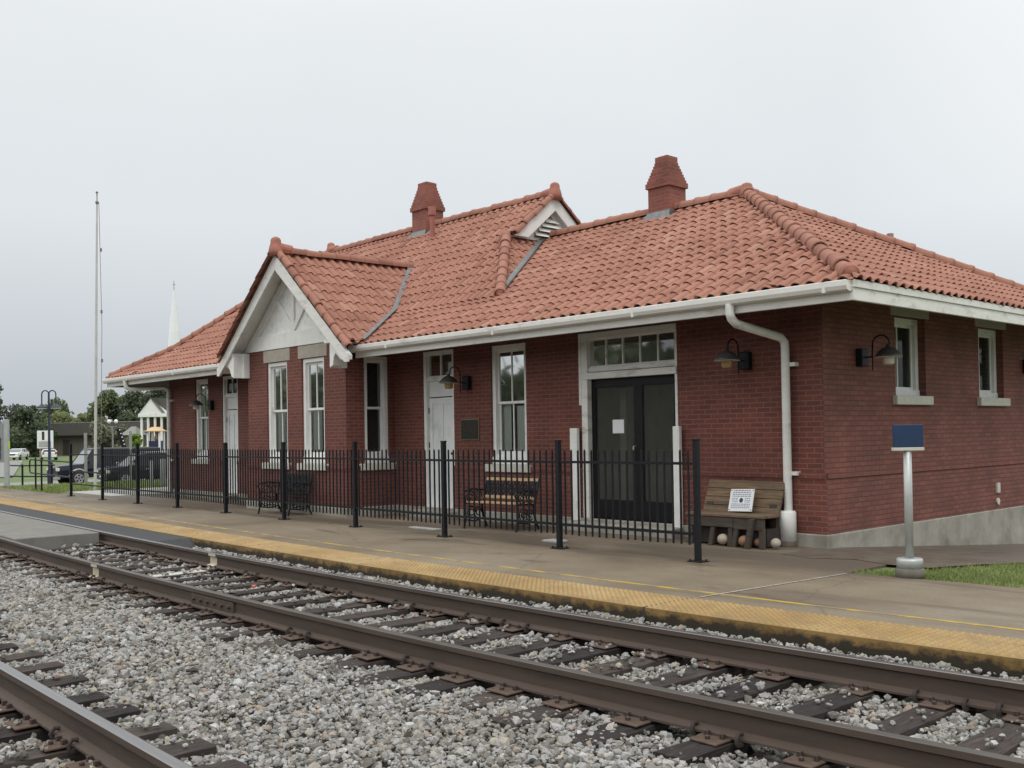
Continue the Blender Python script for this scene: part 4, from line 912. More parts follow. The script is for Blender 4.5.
# metal valleys
mb = MB()
def valley(p, q, w=0.052, lift=0.085):
    p, q = Vector(p), Vector(q); d = (q - p).normalized(); s = d.cross(Vector((0, 0, 1))).normalized()
    mb.add([p + s * w + Vector((0, 0, lift + .03)), p + Vector((0, 0, lift)), p - s * w + Vector((0, 0, lift + .03)), q + s * w + Vector((0, 0, lift + .03)), q + Vector((0, 0, lift)), q - s * w + Vector((0, 0, lift + .03))], [(0, 1, 4, 3), (1, 2, 5, 4)])
vk = (YK - EY) * K1
xk = GX + (GZ - ZK) / KB; xe = GX + (GZ - EZ - 0.02) / KB
valley((xe, EY + .02, EZ + .02), (xk, YK, ZK + .01)); ytop = YK + (GZ - ZK) / K2; valley((xk, YK, ZK + .01), (GX + .05, ytop, GZ))
valley((-13.43, YK + .05, ZK + .03), (VX(RY) + .06, RY, ZLOW + .02), 0.06, 0.08); part(mb, 'valley_flashing', MAT['lead'], roof)
# vent pipes
mb = MB(); mb.tube([(-18.55, 14.47, 5.95), (-18.55, 14.47, 6.62)], 0.055, 12); mb.tube([(-18.55, 14.47, 5.97), (-18.55, 14.47, 6.10)], [0.10, 0.07], 12); mb.tube([(-18.55, 14.47, 6.62), (-18.55, 14.47, 6.82)], 0.085, 10)
part(mb, 'vent_pipe', MAT['copper'], roof)
mb = MB(); mb.tube([(-8.78, 17.22, 4.75), (-8.78, 17.22, 4.99)], 0.06, 12); mb.tube([(-8.78, 17.22, 4.80), (-8.78, 17.22, 4.86)], [0.10, 0.07], 12); part(mb, 'vent_pipe', pmat('vent_grey', (0.30, 0.20, 0.18), 0.6, 0.1), roof)
# chimneys
def chimney(cx, zb, zbelt, ztop, hw):
    mb = MB(); mb.box((cx - hw, RY - hw, zb - 0.6), (cx + hw, RY + hw, zbelt))
    mb.box((cx - hw - .035, RY - hw - .035, zbelt), (cx + hw + .035, RY + hw + .035, zbelt + 0.10))
    z = zbelt + 0.10; n = 7; hh_ = (ztop - 0.11 - z) / n; w0, w1 = hw + 0.02, hw * 0.60
    for i in range(n): w = w0 + (w1 - w0) * (i + .4) / n; mb.box((cx - w, RY - w, z + i * hh_), (cx + w, RY + w, z + (i + 1) * hh_ + .001 * (i % 2)))
    mb.box((cx - w1, RY - w1, ztop - 0.11), (cx + w1, RY + w1, ztop)); mb.box((cx - w1 * .7, RY - w1 * .7, ztop), (cx + w1 * .7, RY + w1 * .7, ztop + .02))
    ch = part(mb, 'chimney', MAT['chim'])
    mb = MB(); f = hw + 0.014
    mb.box((cx - f, RY - f, zb - 0.35), (cx + f, RY + f, zb + 0.03))
    mb.add([(cx - f - .10, RY - f - .12, zb - 0.20), (cx + f + .10, RY - f - .12, zb - 0.20), (cx + f, RY - f, zb + .02), (cx - f, RY - f, zb + .02)], [(0, 1, 2, 3)]); part(mb, 'flashing', MAT['lead'], ch)
chimney(-12.12, 5.62, 6.10, 6.70, 0.25); chimney(-19.52, 6.42, 6.95, 7.64, 0.27)
# gablet on the high ridge
xg = -15.17; zb_ = ZK + K2 * 1.95 + .01; hwg = 1.16
mb = MB()
for s in (1, -1):
    mb.prism([(0, 0), (0, 0)], 0, 0) if False else None
    A_ = [(RY + s * hwg, zb_), (RY, ZHI), (RY, ZHI - 0.30), (RY + s * (hwg - 0.36), zb_)]
    n = len(A_); vs = [(xg + .06, y, z) for y, z in A_] + [(xg + .02, y, z) for y, z in A_]
    mb.add(vs, [(0, 1, 2, 3), (7, 6, 5, 4), (0, 4, 5, 1), (1, 5, 6, 2), (2, 6, 7, 3), (3, 7, 4, 0)])
gb = part(mb, 'gablet', MAT['white'])
mb = MB(); mb.add([(xg - .10, RY + hwg, zb_), (xg - .10, RY - hwg, zb_), (xg - .10, RY, ZHI)], [(0, 1, 2)]); part(mb, 'gablet_back', MAT['white'], gb)
mb = MB(); mb.add([(xg - .095, RY + .50, zb_ + .06), (xg - .095, RY - .50, zb_ + .06), (xg - .095, RY, zb_ + .58)], [(0, 1, 2)]); part(mb, 'louvre_opening', MAT['room'], gb)
mb = MB()
for i in range(4): z = zb_ + 0.09 + i * 0.105; w = 0.50 * (1 - i / 5.0); mb.add([(xg - .02, RY - w, z), (xg - .02, RY + w, z), (xg - .09, RY + w * .93, z + .085), (xg - .09, RY - w * .93, z + .085)], [(0, 1, 2, 3)])
part(mb, 'louvre', MAT['white'], gb)
# eaves: fascia, gutter, soffit
mb = MB()
for (x0, x1) in ((EXL, GX - GW + .05), (GX + GW - .45, EX)): mb.box((x0, EY, 2.985), (x1, EY + .045, 3.205)); mb.box((x0, EY - .012, 3.09), (x1, EY, 3.2))
mb.box((EX + .001, EY - .006, 2.983), (EX - .045, EYB, 3.128)); mb.box((EX + .02, EY - .018, 3.129), (EX - .04, EYB, 3.217)); mb.box((EXL, EY, 2.985), (EXL + .045, EYB, 3.205)); mb.box((EXL, EYB, 2.985), (EX, EYB - .045, 3.205))
part(mb, 'fascia', MAT['trim'], bevel=0.004)
def gutter(x0, x1, seam):
    mb = MB(); prof = [(EY - .002, 3.21), (EY - .002, 3.10), (EY - .05, 3.082), (EY - .105, 3.10), (EY - .125, 3.145), (EY - .125, 3.205), (EY - .112, 3.212), (EY - .108, 3.20), (EY - .108, 3.15), (EY - .02, 3.12), (EY - .018, 3.21)]
    n = len(prof); vs = [(x0, y, z) for y, z in prof] + [(x1, y, z) for y, z in prof]
    mb.add(vs, [(i, (i + 1) % n, n + (i + 1) % n, n + i) for i in range(n)]); mb.add([vs[i] for i in range(6)], [tuple(range(6))]); mb.add([vs[n + i] for i in range(6)], [tuple(range(6))])
    for xs_ in np.arange(x0 + seam, x1, 2.9): mb.box((xs_ - .02, EY - .128, 3.085), (xs_ + .02, EY - .01, 3.208))
    return part(mb, 'gutter', MAT['trim'])
gutter(EXL - .05, GX - GW - .02, 1.7); gutter(GX + GW - .50, EX - .02, 1.2)
mb = MB()
mb.quad((EXL, EY + .04, 3.0), (EX, EY + .04, 3.0), (EX, YW + .2, 3.32), (EXL, YW + .2, 3.32)); mb.quad((EX - .04, EY, 3.0), (EX - .04, EYB, 3.0), (XW - .2, EYB, 3.32), (XW - .2, EY, 3.32)); mb.quad((EXL + .04, EY, 3.0), (EXL + .04, EYB, 3.0), (XL + .2, EYB, 3.32), (XL + .2, EY, 3.32)); mb.quad((EXL, EYB, 3.0), (EX, EYB, 3.0), (EX, YB - .2, 3.32), (EXL, YB - .2, 3.32))
# part of the slope that would cut through the bay is left out
mb.v = []; mb.f = []; mb.mi = []; mb.sm = []
for (x0, x1) in ((EXL, BX0), (BX1, EX)): mb.quad((x0, EY + .04, 3.0), (x1, EY + .04, 3.0), (x1, YW + .2, 3.32), (x0, YW + .2, 3.32))
mb.quad((EX - .04, EY, 3.0), (EX - .04, EYB, 3.0), (XW - .2, EYB, 3.32), (XW - .2, EY, 3.32)); mb.quad((EXL + .04, EY, 3.0), (EXL + .04, EYB, 3.0), (XL + .2, EYB, 3.32), (XL + .2, EY, 3.32)); mb.quad((EXL, EYB, 3.0), (EX, EYB, 3.0), (EX, YB - .2, 3.32), (EXL, YB - .2, 3.32))
part(mb, 'soffit', MAT['soffit'], recalc=False)
# bay gable: stucco pediment, timbers, barge boards, boxed returns
mb = MB(); zb0 = 3.36; hwp = (GZ - zb0) / KB
mb.add([(GX - hwp, YBAY + .02, zb0), (GX + hwp, YBAY + .02, zb0), (GX, YBAY + .02, GZ - .05)], [(0, 1, 2)]); gab = part(mb, 'bay_gable', MAT['stucco'])
mb = MB()
def beam(p, q, w=0.13, y0=YBAY - .020, y1=YBAY + .02):
    (x0, z0), (x1, z1) = p, q; dx, dz = x1 - x0, z1 - z0; L = math.hypot(dx, dz); nx, nz = -dz / L * w / 2, dx / L * w / 2
    mb.prism([(x0 + nx, z0 + nz), (x1 + nx, z1 + nz), (x1 - nx, z1 - nz), (x0 - nx, z0 - nz)], y0, y1)
zt0, zt1 = zb0 - .01, zb0 + .30; w0_, w1_ = min(2.05, (GZ - .08 - zt0) / KB), (GZ - .10 - zt1) / KB; mb.prism([(GX - w0_, zt0), (GX + w0_, zt0), (GX + w1_, zt1), (GX - w1_, zt1)], YBAY - .026, YBAY + .018)
beam((GX, zb0 + .30), (GX, GZ - .25), 0.11, YBAY - .021)
for s in (1, -1):
    beam((GX, zb0 + .33), (GX + s * 0.80, zb0 + 1.14), 0.11, YBAY - .018); beam((GX + s * 1.72, zb0 + .16), (GX + s * .05, GZ - .30), 0.18, YBAY - .023)
part(mb, 'gable_timber', MAT['white'], gab, bevel=0.004)
mb = MB()
for s in (1, -1):
    x1 = GX + s * (GW + .06); z1 = GZ - KB * (GW + .06) - .02; t = 0.25
    mb.prism([(GX, GZ - .01), (x1, z1), (x1, z1 - .16), (x1 - s * .10, z1 - .16), (GX, GZ - .01 - t * 1.25)] if s > 0 else [(GX, GZ - .01), (GX, GZ - .01 - t * 1.25), (x1 - s * .10, z1 - .16), (x1, z1 - .16), (x1, z1)], GY0 - .005 - (.002 if s > 0 else 0), GY0 + .045)
part(mb, 'barge_board', MAT['trim'], gab, bevel=0.004)
mb = MB()
for s in (1, -1):                                               # soffit under the rake
    mb.quad((GX, GY0 + .04, GZ - .07), (GX + s * 2.28, GY0 + .04, GZ - KB * 2.28 - .07), (GX + s * 2.28, YBAY + .02, GZ - KB * 2.28 - .07), (GX, YBAY + .02, GZ - .07))
part(mb, 'rake_soffit', MAT['white'], gab, recalc=False)
mb = MB()
for s in (1, -1):
    mb = MB()
    xo, xi = GX + s * (GW + .02 if s < 0 else 2.36), GX + s * 1.905
    poly = [(xo, 3.02), (xo, 2.93), (xo - s * .10, 2.93), (xo - s * .20, 3.02), (xo - s * (.36 if s < 0 else .26), 3.06), (xo - s * (.46 if s < 0 else .32), 2.98), (xi + s * .10, 2.84), (xi, 2.80), (xi, 3.26), (xo - s * .30, 3.26)]
    mb.prism(poly, GY0 + .05, YBAY - .03 if s < 0 else GY0 + .25); mb.box((min(xo - s * .62, xo - s * .28), GY0 + .03, 3.262), (max(xo - s * .62, xo - s * .28), YBAY if s < 0 else GY0 + .26, 3.33))
    mb.box((xi - .06, YBAY - .14, 2.80), (xi + .06, YBAY - .003, 3.33)); part(mb, 'eave_return', MAT['white'], gab, bevel=0.004)
# downspouts
def downspout(x_top, x_wall, y_wall, zbend, zend, boot):
    mb = MB(); yw = y_wall - 0.10
    mb.tube([(x_top, EY - .065, 3.10), (x_top, EY - .065, 2.98), (x_top + .012, EY - .05, 2.92), (x_top + (x_wall - x_top) * .12, EY + .03, 2.86), (x_wall - (x_wall - x_top) * .1, yw - .08, zbend + .06), (x_wall, yw - .01, zbend), (x_wall, yw, zbend - .08), (x_wall, yw, zend)], 0.056, 12)
    ds = part(mb, 'downspout', MAT['trim'])
    for z in (zbend - .32, 0.92):
        mb = MB(); mb.box((x_wall - .06, yw + .01, z), (x_wall + .135, y_wall, z + .05)); part(mb, 'strap', MAT['trim'], ds)
    if boot:
        mb = MB(); mb.lathe([(0.112, 0.07), (0.113, 0.44), (0.10, 0.46), (0.06, 0.462)], 20, Matrix.Translation((x_wall + .01, yw - .04, 0))); part(mb, 'boot', MAT['white'], ds)
        mb = MB(); mb.lathe([(0.118, -0.05), (0.118, 0.068), (0.05, 0.069)], 20, Matrix.Translation((x_wall + .01, yw - .04, 0))); part(mb, 'boot_base', pmat('boot_rust', (0.10, 0.075, 0.06), 0.9, 0.3, 9), ds)
downspout(-7.52, -7.36, YW, 2.66, 0.45, True); downspout(-26.95, -26.45, YW, 2.85, 0.10, False)

# ------------------------------------------------------------------ wall lamps (gooseneck)
def wall_lamp(M, u, z, glass, label, out=0.44):
    p = M @ Vector((u, 0, z)); rz = math.atan2(M.col[0][1], M.col[0][0])
    t = empty('wall_lamp', p, rz, label, 'wall lamp', 'gooseneck lamps on the depot walls')
    # local: x along wall, -y outwards
    mb = MB(); mb.box((-.085, -.10, -.12), (.085, 0, .12)); mb.build('junction_box', MAT['black'], t, bevel=0.01)
    mb = MB(); pts = [(0, -.10, 0), (0, -.19, 0), (0, -.20, .06), (0, -.20, .16)]
    for k in range(9): a_ = math.pi * (1 - k / 8); pts.append((0, -.20 - .12 - .12 * math.cos(a_), .16 + .12 * math.sin(a_)))
    pts.append((0, -out, .10)); mb.tube(pts, .011, 8); mb.tube([(0, -.20, .08), (0, -.20, -.18)], .009, 8); mb.build('arm', MAT['black'], t)
    mb = MB(); Mx = Matrix.Translation((0, -out, 0)); mb.lathe([(.024, .15), (.028, .12), (.045, .112), (.085, .095), (.125, .062), (.155, .02), (.176, -.002), (.176, -.012), (.15, .0), (.06, .05)], 22, Mx); mb.build('lamp_shade', MAT['shade'], t)
    mb = MB(); mb.lathe([(.165, -.010), (.173, -.006), (.173, -.017), (.165, -.017)], 22, Mx); mb.build('shade_rim', MAT['stone'], t)
    mb = MB(); mb.lathe([(.07, .03), (.075, -.02), (.075, -.09), (.062, -.112), (.01, -.115)], 16, Mx); mb.build('lamp_glass', glass, t)
    return t
wall_lamp(FRONT, -8.02, 2.46, MAT['amber'], 'gooseneck wall lamp with amber glass beside the white downspout', .46)
wall_lamp(FRONT, -13.93, 2.44, MAT['amber'], 'gooseneck wall lamp with amber glass right of the white panelled door', .46)
wall_lamp(FRONT, -24.05, 2.36, MAT['milk'], 'gooseneck wall lamp between the leftmost window and its door')
wall_lamp(END, 12.55, 2.46, MAT['milk'], 'gooseneck wall lamp with pale glass on the right end wall near the corner', .42)
wall_lamp(END, 18.12, 2.52, MAT['milk'], 'black wall lamp on the end wall cut off by the right edge of the photo', .42)

# ------------------------------------------------------------------ picket fence
FY = 9.50
fence = empty('picket_fence', (-17, FY, 0), 0, 'long black iron picket fence along the platform in front of the depot', 'fence')
pxs = [-28.56, -26.05, -23.75, -21.56, -19.15, -16.69, -14.31, -11.86, -9.46, -7.27]; fys = [9.68, 9.60, 9.58, 9.58, 9.53, 9.46, 9.45, 9.40, 9.42, 9.50]
def fl(x, y, z): return (x + 17, y - FY, z)
for i, (x, y) in enumerate(zip(pxs, fys)):
    mb = MB(); mb.box(fl(x - .032, y - .032, 0.0), fl(x + .032, y + .032, 1.41)); mb.box(fl(x - .036, y - .036, 1.41), fl(x + .036, y + .036, 1.43))
    po = mb.build('fence_post', MAT['black'], fence, bevel=0.004)
    mb = MB(); mb.box(fl(x - .10, y - .08, 0.001), fl(x + .10, y + .08, 0.012)); 
    for sx in (-.075, .075):
        for sy in (-.055, .055): mb.tube([fl(x + sx, y + sy, .012), fl(x + sx, y + sy, .03)], .012, 6)
    mb.build('base_plate', MAT['iron'], po)
for i in range(len(pxs) - 1):
    (xa, ya), (xb, yb) = (pxs[i], fys[i]), (pxs[i + 1], fys[i + 1]); Y = lambda x: ya + (yb - ya) * (x - xa) / (xb - xa)
    def rail(z):
        mb = MB(); hw = .016; mb.add([fl(xa + .03, Y(xa) - hw, z - hw), fl(xb - .03, Y(xb) - hw, z - hw), fl(xb - .03, Y(xb) + hw, z - hw), fl(xa + .03, Y(xa) + hw, z - hw), fl(xa + .03, Y(xa) - hw, z + hw), fl(xb - .03, Y(xb) - hw, z + hw), fl(xb - .03, Y(xb) + hw, z + hw), fl(xa + .03, Y(xa) + hw, z + hw)], [(0, 3, 2, 1), (4, 5, 6, 7), (0, 1, 5, 4), (1, 2, 6, 5), (2, 3, 7, 6), (3, 0, 4, 7)]); return mb
    if i == 0:
        for z in (1.14, .68, .34): rail(z).build('fence_rail', MAT['black'], fence)
        continue
    mb = MB(); n = int(round((xb - xa) / .114))
    for k in range(1, n):
        x = xa + (xb - xa) * k / n; y = Y(x); r_ = .0095; dz = random.uniform(-.004, .004)
        mb.box(fl(x - r_, y - r_, .19 + dz), fl(x + r_, y + r_, 1.285 + dz)); mb.add([fl(x - r_, y - r_, 1.285 + dz), fl(x + r_, y - r_, 1.285 + dz), fl(x + r_, y + r_, 1.285 + dz), fl(x - r_, y + r_, 1.285 + dz), fl(x, y, 1.305 + dz)], [(0, 1, 4), (1, 2, 4), (2, 3, 4), (3, 0, 4)])
    pn = mb.build('picket_panel', MAT['black'], fence)
    for z in (1.14, .32): rail(z).build('fence_rail', MAT['black'], pn)

# ------------------------------------------------------------------ blue sign
sg_ = empty('platform_sign', (-4.93, 9.93, 0), R(48), 'plain blue sign panel on a grey post at the grass corner', 'sign')
mb = MB(); mb.lathe([(0.142, -.02), (0.142, .085), (0.13, .09), (0.05, .091)], 24); mb.build('concrete_base', pmat('sign_footing', (0.13, 0.12, 0.10), 0.9, 0.2, 9), sg_)
mb = MB(); mb.lathe([(0.128, .085), (0.130, .17), (0.122, .19), (0.06, .192)], 24); mb.build('collar', MAT['galv'], sg_)
mb = MB(); mb.lathe([(0.041, .18), (0.041, 1.30), (0.03, 1.302)], 18); mb.build('post', MAT['galv'], sg_)
mb = MB(); mb.box((-.152, -.045, 1.318), (.152, -.005, 1.55)); pn = mb.build('sign_panel', MAT['blue'], sg_, bevel=0.004)
mb = MB(); mb.box((-.156, -.05, 1.285), (.156, .02, 1.318)); mb.build('panel_tray', MAT['stone'], sg_, bevel=0.003)

# ------------------------------------------------------------------ benches
def baggage_bench():
    t = empty('plank_bench', (-7.97, 11.15, 0), 0, 'heavy weathered plank bench with a white notice plate against the brick wall', 'bench')
    L = 0.60
    mb = MB(); w = .118
    for i in range(4):
        z0 = .40 + i * (w - .004) * .98; y0 = .16 + i * .045
        mb.add([(-L, y0, z0), (L, y0, z0 - .01), (L, y0 + .042, z0 + w - .02), (-L, y0 + .042, z0 + w - .012), (-L, y0 + .045, z0), (L, y0 + .045, z0 - .01), (L, y0 + .087, z0 + w - .02), (-L, y0 + .087, z0 + w - .012)],
               [(0, 1, 2, 3), (7, 6, 5, 4), (0, 4, 5, 1), (3, 2, 6, 7), (0, 3, 7, 4), (1, 5, 6, 2)])
    bk = mb.build('backrest', MAT['wood'], t, bevel=0.006)
    mb = MB(); mb.box((-L - .02, -.20, .385), (L + .02, .02, .425)); mb.box((-L - .02, .025, .384), (L + .02, .20, .424)); mb.build('seat', MAT['wood'], t, bevel=0.008)
    mb = MB(); mb.box((-L, -.19, .25), (.15, -.13, .384)); mb.box((.15, -.185, .235), (L, -.12, .383)); mb.build('apron', MAT['wood_dark'], t, bevel=0.008)
    for x, tl in ((-.54, .02), (-.18, .05), (.10, .02), (.19, .05), (.57, .0)):
        mb = MB(); mb.prism([(x - .035 - tl, 0.0), (x + .035 - tl, 0.0), (x + .035, .25), (x - .035, .25)], -.18, -.12); mb.build('leg', MAT['wood_dark'], t, bevel=0.005)
    mb = MB(); mb.prism([(.36, 0.0), (.43, 0.0), (.51, .385), (.44, .385)], -.26, -.20); mb.build('brace', MAT['wood_dark'], t, bevel=0.005)
    for x in (-.5, .5): mb = MB(); mb.box((x - .05, .20, 0), (x + .05, .32, .55)); mb.build('back_leg', MAT['wood_dark'], t)
    mb = MB(); mb.box((-.58, -.06, .02), (.58, .30, .24)); mb.build('under_box', MAT['spike'], t)
    # notice plate: leans on the back
    pl = empty('notice_plate', (-7.90, 11.235, .445), 0, 'white printed notice plate fixed to the plank bench back', 'notice'); pl.rotation_euler = (R(-18), R(-1.5), 0); pl.scale = (1.12, 1, 1.22)
    mb = MB(); mb.box((-.165, -.006, 0), (.165, .006, .25)); mb.build('plate', MAT['paper'], pl)
    blue = pmat('print_blue', (0.14, 0.20, 0.30), 0.8, 0.2, 40); red = pmat('print_red', (0.36, 0.20, 0.20), 0.8, 0.2, 40)
    mb = MB(); rr = random.Random(5)
    for row, z in enumerate((.205, .183, .163, .075, .055, .035)):
        x = -.13
        while x < .125:
            w_ = rr.uniform(.012, .035); mb.box((x, -.0068, z), (min(x + w_, .13), -.0062, z + .009)); x += w_ + .008
    for z in (.14, .12, .10):
        for sx in (-1, 1):
            x = .05
            while x < .12: w_ = rr.uniform(.012, .03); mb.box((sx * x, -.0068, z), (sx * min(x + w_, .128), -.0062, z + .008)); x += w_ + .007
    mb.build('print_lines', blue, pl)
    mb = MB(); 
    x = -.12
    while x < .12: w_ = rr.uniform(.015, .035); mb.box((x, -.0069, .226), (x + w_, -.0062, .238)); x += w_ + .008
    mb.build('print_heading', red, pl)
    mb = MB(); n = 20; mb.add([(0.027 * math.cos(q * .314), -.0070, .122 + .027 * math.sin(q * .314)) for q in range(n)], [tuple(range(n))]); mb.build('emblem', MAT['blue'], pl)
    mb = MB()
    for sx in (-.15, .15):
        for z in (.016, .234): mb.tube([(sx, -.006, z), (sx, -.010, z)], .006, 8)
    mb.build('screw', MAT['iron'], pl)
    return t
baggage_bench()
def ball(x, y, r, m, label):
    mb = MB(); mb.lathe([(max(.002, r * math.sin(t)), -r * .95 * math.cos(t)) for t in np.linspace(0.02, math.pi - .02, 12)], 18); o = mb.build('round_stone', m); o.location = (x, y, r * .95 + .02); tag(o, label, 'ball', 'round balls under the plank bench')
ball(-8.00, 10.99, .075, MAT['ball1'], 'cream ball between the bench legs, leftmost under the plank bench'); ball(-7.655, 10.97, .075, MAT['ball2'], 'orange tan ball just left of the slanted bench brace')
ball(-7.485, 11.05, .062, MAT['ball2'], 'small tan ball just right of the slanted bench brace'); ball(-7.27, 11.10, .065, MAT['lintel'], 'pale ball at the right end of the plank bench beside the downspout boot')

def iron_bench(loc, rz, label, slat, W_=0.60):
    t = empty('park_bench', loc, rz, label, 'bench', 'iron benches behind the fence')
    # local: front -y; width W_ each side
    for s in (-1, 1):
        x = s * W_; mb = MB(); r_ = .018
        mb.tube([(x, -.30, 0), (x, -.26, .16), (x, -.27, .38), (x, -.22, .42), (x, .12, .40), (x, .16, .42), (x, .27, .80)], r_, 8); mb.tube([(x, .24, 0), (x, .15, .18), (x, .12, .40)], r_, 8)
        mb.tube([(x, .20, .60), (x, -.10, .63), (x, -.28, .60), (x, -.31, .55), (x, -.27, .50), (x, -.27, .40)], r_, 8)
        for (cy, cz, rad) in ((-.14, .51, .085), (.04, .51, .085), (-.12, .25, .10), (.03, .24, .085)):
            mb.tube([(x, cy + rad * math.cos(k * .55), cz + rad * math.sin(k * .55)) for k in range(11)], .011, 6); mb.tube([(x, cy + rad * .5 * math.cos(k * .8), cz + rad * .5 * math.sin(k * .8)) for k in range(8)], .011, 6)
        mb.tube([(x, -.26, .14), (x, -.05, .11), (x, .17, .14)], .013, 6); mb.build('side_frame', MAT['iron'], t)
    for k in range(5): mb = MB(); y = -.26 + k * .088; mb.box((-W_, y, .415 - .004 * k), (W_, y + .062, .437 - .004 * k)); mb.build('seat_slat', slat, t, bevel=.004)
    M_ = Matrix.Translation((0, .165, .47)) @ Matrix.Rotation(R(-16), 4, 'X')
    for z in (0.0, .295): mb = MB(); mb.box((-W_, -.012, z), (W_, .012, z + .05), M_); mb.build('back_rail', slat, t, bevel=.004)
    mb = MB()
    for s in (-1, 1): mb.box((s * W_ - .02 * (s > 0), -.010, .05), (s * W_ + .02 * (s < 0), .010, .295), M_)
    nx = 14
    for k in range(nx):
        x0 = -W_ + .03 + (2 * W_ - .06) * k / nx; x1 = -W_ + .03 + (2 * W_ - .06) * (k + 1) / nx
        mb.tube([(x0, 0, .05), ((x0 + x1) / 2, 0, .17), (x0, 0, .295)], .013, 5, M_); mb.tube([(x1, 0, .05), ((x0 + x1) / 2, 0, .17), (x1, 0, .295)], .013, 5, M_)
        mb.tube([((x0 + x1) / 2 + .03 * math.cos(q * .9), 0, .17 + .03 * math.sin(q * .9)) for q in range(8)], .012, 5, M_)
    mb.build('back_lattice', MAT['iron'], t)
    return t
iron_bench((-12.12, 10.78, 0), R(6), 'iron bench with pale tan slats below the window left of the glass doors', MAT['wood_pale'], .56)
iron_bench((-17.85, 10.16, 0), R(4), 'all black iron bench in front of the brick bay', MAT['iron'], 0.52)
# pale slabs lying on the platform behind the fence
for x0, x1, y0, y1, l in ((-13.35, -12.65, 9.83, 9.96, 'long pale concrete strip on the platform behind the fence below the white door'), (-10.2, -9.9, 9.80, 10.02, 'short pale block on the platform behind the fence before the glass doors')):
    mb = MB(); mb.box((x0, y0, 0), (x1, y1, .035)); tag(mb.build('concrete_block', MAT['pale_conc'], bevel=.008), l, 'block')

# ------------------------------------------------------------------ left background
def zt(x, y): return float(terrain(x, y))
# wayfinding board cut by the left edge
kb = empty('information_board', (-37.22, 10.50, zt(-37.22, 10.5)), R(50), 'grey framed information board cut off by the left edge of the photo', 'board')
for x in (0, -1.7): mb = MB(); mb.box((x - .07, -.07, 0), (x + .07, .07, 2.36)); mb.build('post', MAT['galv'], kb, bevel=.01)
mb = MB(); mb.box((-1.63, -.035, .9), (-.07, .035, 2.25)); mb.build('board_panel', pmat('board_grey', (0.23, 0.25, 0.25), 0.5, 0.1), kb)
mb = MB(); mb.box((-1.5, -.042, 1.0), (-.17, -.036, 1.75)); mb.build('map_panel', pmat('map_dark', (0.06, 0.07, 0.075), 0.4, 0.5, 6), kb)
mb = MB(); mb.box((.071, -.04, 1.35), (.09, .04, 1.62)); mb.build('tape', MAT['lime'], kb)
# pipe railing
rg = empty('pipe_railing', (-33, 10.2, 0), 0, 'low black pipe railing with rounded end on the lawn edge left of the fence', 'railing')
P0, P1 = Vector((-28.6, 9.70, .0)), Vector((-34.2, 10.35, 0)); dd = (P1 - P0)
off = Vector((33, -10.2, 0)); mb = MB(); e = P1 + off; s0 = P0 + off; dn = dd.normalized()
mb.tube([s0 + Vector((0, 0, .93)), e + Vector((0, 0, .93)), e + dn * .12 + Vector((0, 0, .88)), e + dn * .16 + Vector((0, 0, .72)), e + dn * .12 + Vector((0, 0, .56)), e + Vector((0, 0, .51)), s0 + Vector((0, 0, .51))], .022, 8); mb.build('rail_loop', MAT['black'], rg)
for f_ in (0.70, 0.86): p = s0 + dd * f_; mb = MB(); mb.tube([p + Vector((0, 0, -.2)), p + Vector((0, 0, 1.0))], .028, 8); mb.build('railing_post', MAT['black'], rg)
rg2 = empty('pipe_railing', (-44, 13.2, 0), 0, 'second low black railing further off behind the information board', 'railing')
mb = MB()
for x, y in ((-44.0, 13.0), (-42.3, 13.6), (-46.2, 13.1)): mb.tube([(x + 44, y - 13.2, zt(x, y) - .1), (x + 44, y - 13.2, zt(x, y) + 1.0)], .04, 8)
mb.build('railing_post', MAT['black'], rg2)
mb = MB(); mb.tube([(-2.2, -.1, .5), (0, -.2, .52), (2.0, .4, .55)], .03, 8); mb.tube([(-2.2, -.1, .05), (0, -.2, .08), (2.0, .4, .1)], .03, 8); mb.build('rail_bar', MAT['black'], rg2)
# double-armed street lamp
def street_lamp(x, y, h, label, col, arm=.28):
    z = zt(x, y); t = empty('street_lamp', (x, y, z), R(50), label, 'street lamp'); mb = MB(); mb.tube([(0, 0, -.1), (0, 0, .9)], .10, 12); mb.tube([(0, 0, .9), (0, 0, h * .75), (0, 0, h)], [.065, .055, .045], 10); mb.build('pole', col, t)
    for s in (-1, 1):
        mb = MB(); pts = [(s * .02, 0, h - .25)]
        for k in range(9): a_ = math.pi * (1 - k / 8); pts.append((s * (arm * .6 + arm * .6 * math.cos(a_)) , 0, h - .05 + arm * .65 * math.sin(a_)))
        pts.append((s * arm * 1.2, 0, h - .55)); mb.tube(pts, .03, 8); mb.build('arm', col, t)
        mb = MB(); mb.lathe([(.05, .16), (.12, .09), (.27, .02), (.29, -.02), (.25, -.02)], 16, Matrix.Translation((s * arm * 1.2, 0, h - .68))); mb.build('lamp_shade', col, t)
        mb = MB(); mb.lathe([(.25, -.021), (.23, -.07), (.02, -.08)], 14, Matrix.Translation((s * arm * 1.2, 0, h - .68))); mb.build('lamp_lens', MAT['lampwhite'], t)
    return t
street_lamp(-51.35, 16.40, 4.62, 'tall dark street lamp with two hooked arms and flat shades', MAT['navy'])
gl = empty('globe_lamp', (-90.5, 34.3, zt(-90.5, 34.3)), R(45), 'far street lamp with two white globes against the green trees', 'street lamp'); mb = MB(); mb.tube([(0, 0, 0), (0, 0, 3.7)], .08, 8); mb.box((-.4, -.04, 3.66), (.4, .04, 3.74)); mb.build('pole', MAT['greypost'], gl)
for s in (-1, 1): mb = MB(); mb.lathe([(max(.01, .17 * math.sin(t)), .19 * -math.cos(t)) for t in np.linspace(0.05, 3.1, 9)], 12, Matrix.Translation((s * .31, 0, 4.16))); mb.build('globe', MAT['lampwhite'], gl)
